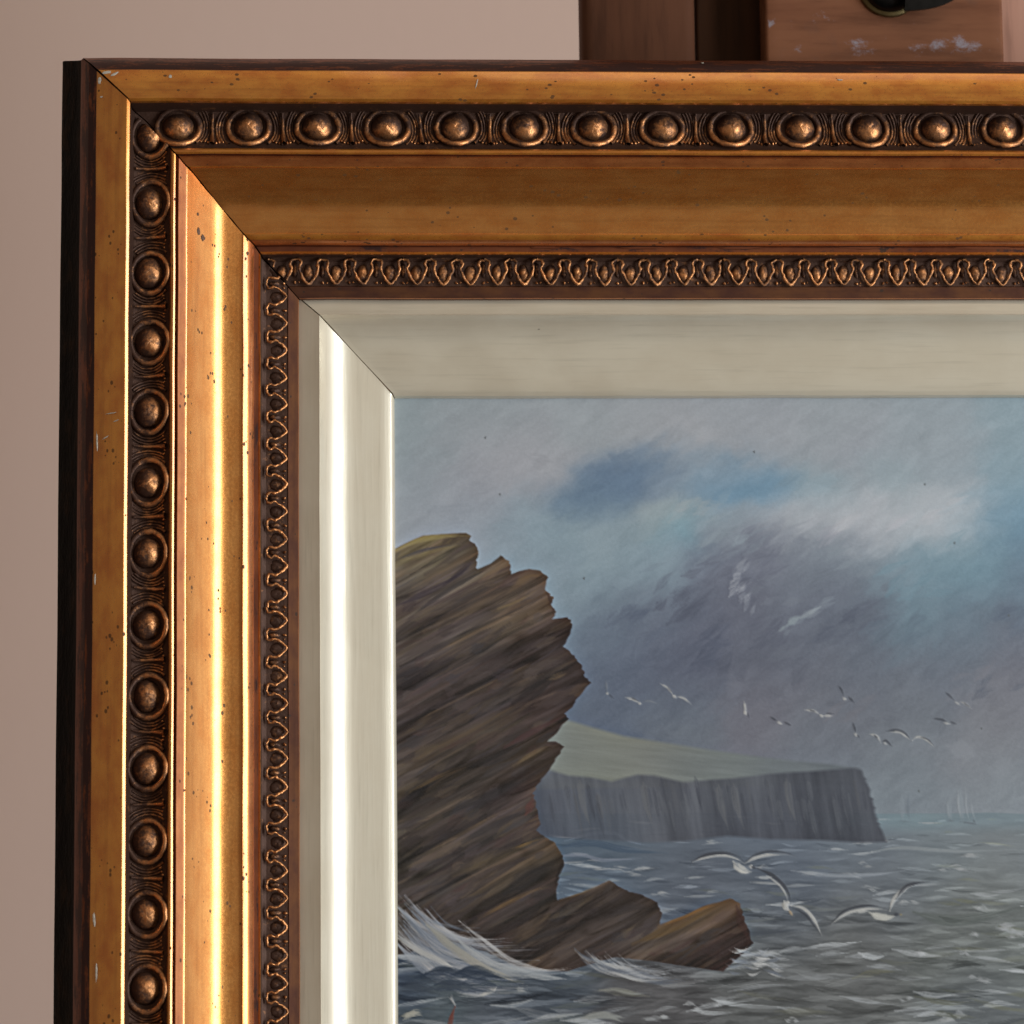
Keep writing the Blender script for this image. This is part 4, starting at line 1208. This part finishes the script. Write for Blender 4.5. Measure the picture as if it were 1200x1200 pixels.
pme.materials.append(paint_mat())
painting = link('painting', pme)
painting.matrix_world = STAND @ Matrix.Translation((0, 0, -151.6 * S))
tag(painting, 'oil painting of a brown sea cliff, grey waves and white gulls', 'painting')

# ------------------------------------------------------------------ the easel behind the frame
easel = tag(empty('easel'), 'paint-smeared brown wooden easel behind the top of the frame', 'easel')


def board(name, x0, x1, y0, y1, z0, z1, mat, bev=4, smear=None, parent=easel, ny_=1, nx_=1):
    bm = bmesh.new()
    bmesh.ops.create_cube(bm, size=1)
    for v in bm.verts:
        v.co = Vector(((x0 + x1) / 2 + v.co.x * (x1 - x0), (y0 + y1) / 2 + v.co.y * (y1 - y0), (z0 + z1) / 2 + v.co.z * (z1 - z0))) * S
    bmesh.ops.bevel(bm, geom=bm.edges[:], offset=bev * S, segments=3, affect='EDGES', profile=0.5)
    if smear:
        bmesh.ops.subdivide_edges(bm, edges=[e for e in bm.edges if e.calc_length() > 20 * S], cuts=24, use_grid_fill=True)
    me = bpy.data.meshes.new(name)
    bm.to_mesh(me)
    bm.free()
    me.materials.append(mat)
    if smear:
        a = me.attributes.new('smear', 'FLOAT', 'POINT')
        a.data.foreach_set('value', [smear(v.co.x / S, v.co.y / S) for v in me.vertices])
    me.polygons.foreach_set('use_smooth', [True] * len(me.polygons))
    me.set_sharp_from_angle(angle=math.radians(50))
    return link(name, me, parent)


def smear_amount(x, y):
    s = 0.0
    s += 0.34 * math.exp(-((x - 1035) / 55) ** 2 - ((y - 84) / 9) ** 2)
    s += 0.30 * math.exp(-((x - 925) / 26) ** 2 - ((y - 84) / 8) ** 2)
    s += 0.24 * math.exp(-((x - 840) / 18) ** 2 - ((y - 82) / 8) ** 2)
    s += 0.12 * math.exp(-((x - 870) / 30) ** 2 - ((y - 130) / 20) ** 2)
    s += 0.55 * math.exp(-((x - 816) / 5) ** 2 - ((y - 112) / 5) ** 2)
    return s


board('upright', 583.5, 724, -1400, 620, -262, -190, MAT_WOOD_MID, 14)
board('mast', 729, 850, -1400, 620, -300, -232, MAT_WOOD_SHADED, 5)
board('clamp_block', 808, 1104, 40, 330, -226, -172, MAT_WOOD_BLOCK, 5, smear_amount)
board('upright', 1085, 1228, -1400, 620, -292, -228, MAT_WOOD_PALE, 10)
# clamp bolt: washer, domed knob, wing lever


def lathe(name, prof, n, mat, parent):
    vs, fs = [], []
    for r, z in prof:
        for j in range(n):
            a = 2 * math.pi * j / n
            vs.append((r * math.cos(a), r * math.sin(a), z))
    for i in range(len(prof) - 1):
        for j in range(n):
            fs.append((i * n + j, i * n + (j + 1) % n, (i + 1) * n + (j + 1) % n, (i + 1) * n + j))
    fs.append(tuple((len(prof) - 1) * n + j for j in range(n)))
    return link(name, mesh(name, vs, fs, [mat], None, True, 45), parent)


KX, KY, KZ = 963.0, 160.0, -172.0
washer = lathe('washer', [(39, 0), (39, 3), (37.5, 4.6), (30, 5)], 40, MAT_BRASS, easel)
washer.location = (KX * S, KY * S, KZ * S)
knob = lathe('knob', [(33, 4), (34, 8), (32.5, 14), (27, 19), (20, 22), (18, 30), (16, 40), (12, 45), (5, 47)], 36, MAT_IRON, easel)
knob.location = (KX * S, KY * S, KZ * S)
# wing lever: tapered blade with rounded, turned-up tip
vs, fs = [], []
N = 14
for i in range(N + 1):
    t = i / N
    x = 14 + 68 * t
    yb = -40 + 2 * t + 16 * t ** 3          # underside
    yt = 10 + 18 * t - 10 * t ** 3 if t < 0.95 else 12
    zc = 26 + 6 * t
    hw = 7 * (1 - 0.45 * t)
    if i == N:
        yb, yt, hw = -1, 10, 2
    m = (yb + yt) / 2
    h = (yt - yb) / 2
    for k in range(10):
        a = 2 * math.pi * k / 10
        vs.append((x, m + h * math.sin(a), zc + hw * math.cos(a)))
for i in range(N):
    for k in range(10):
        fs.append((i * 10 + k, i * 10 + (k + 1) % 10, (i + 1) * 10 + (k + 1) % 10, (i + 1) * 10 + k))
fs.append(tuple(range(10)))
fs.append(tuple(N * 10 + k for k in range(10)))
wing = link('wing', mesh('wing', vs, fs, [MAT_IRON], None, True, 50), knob)
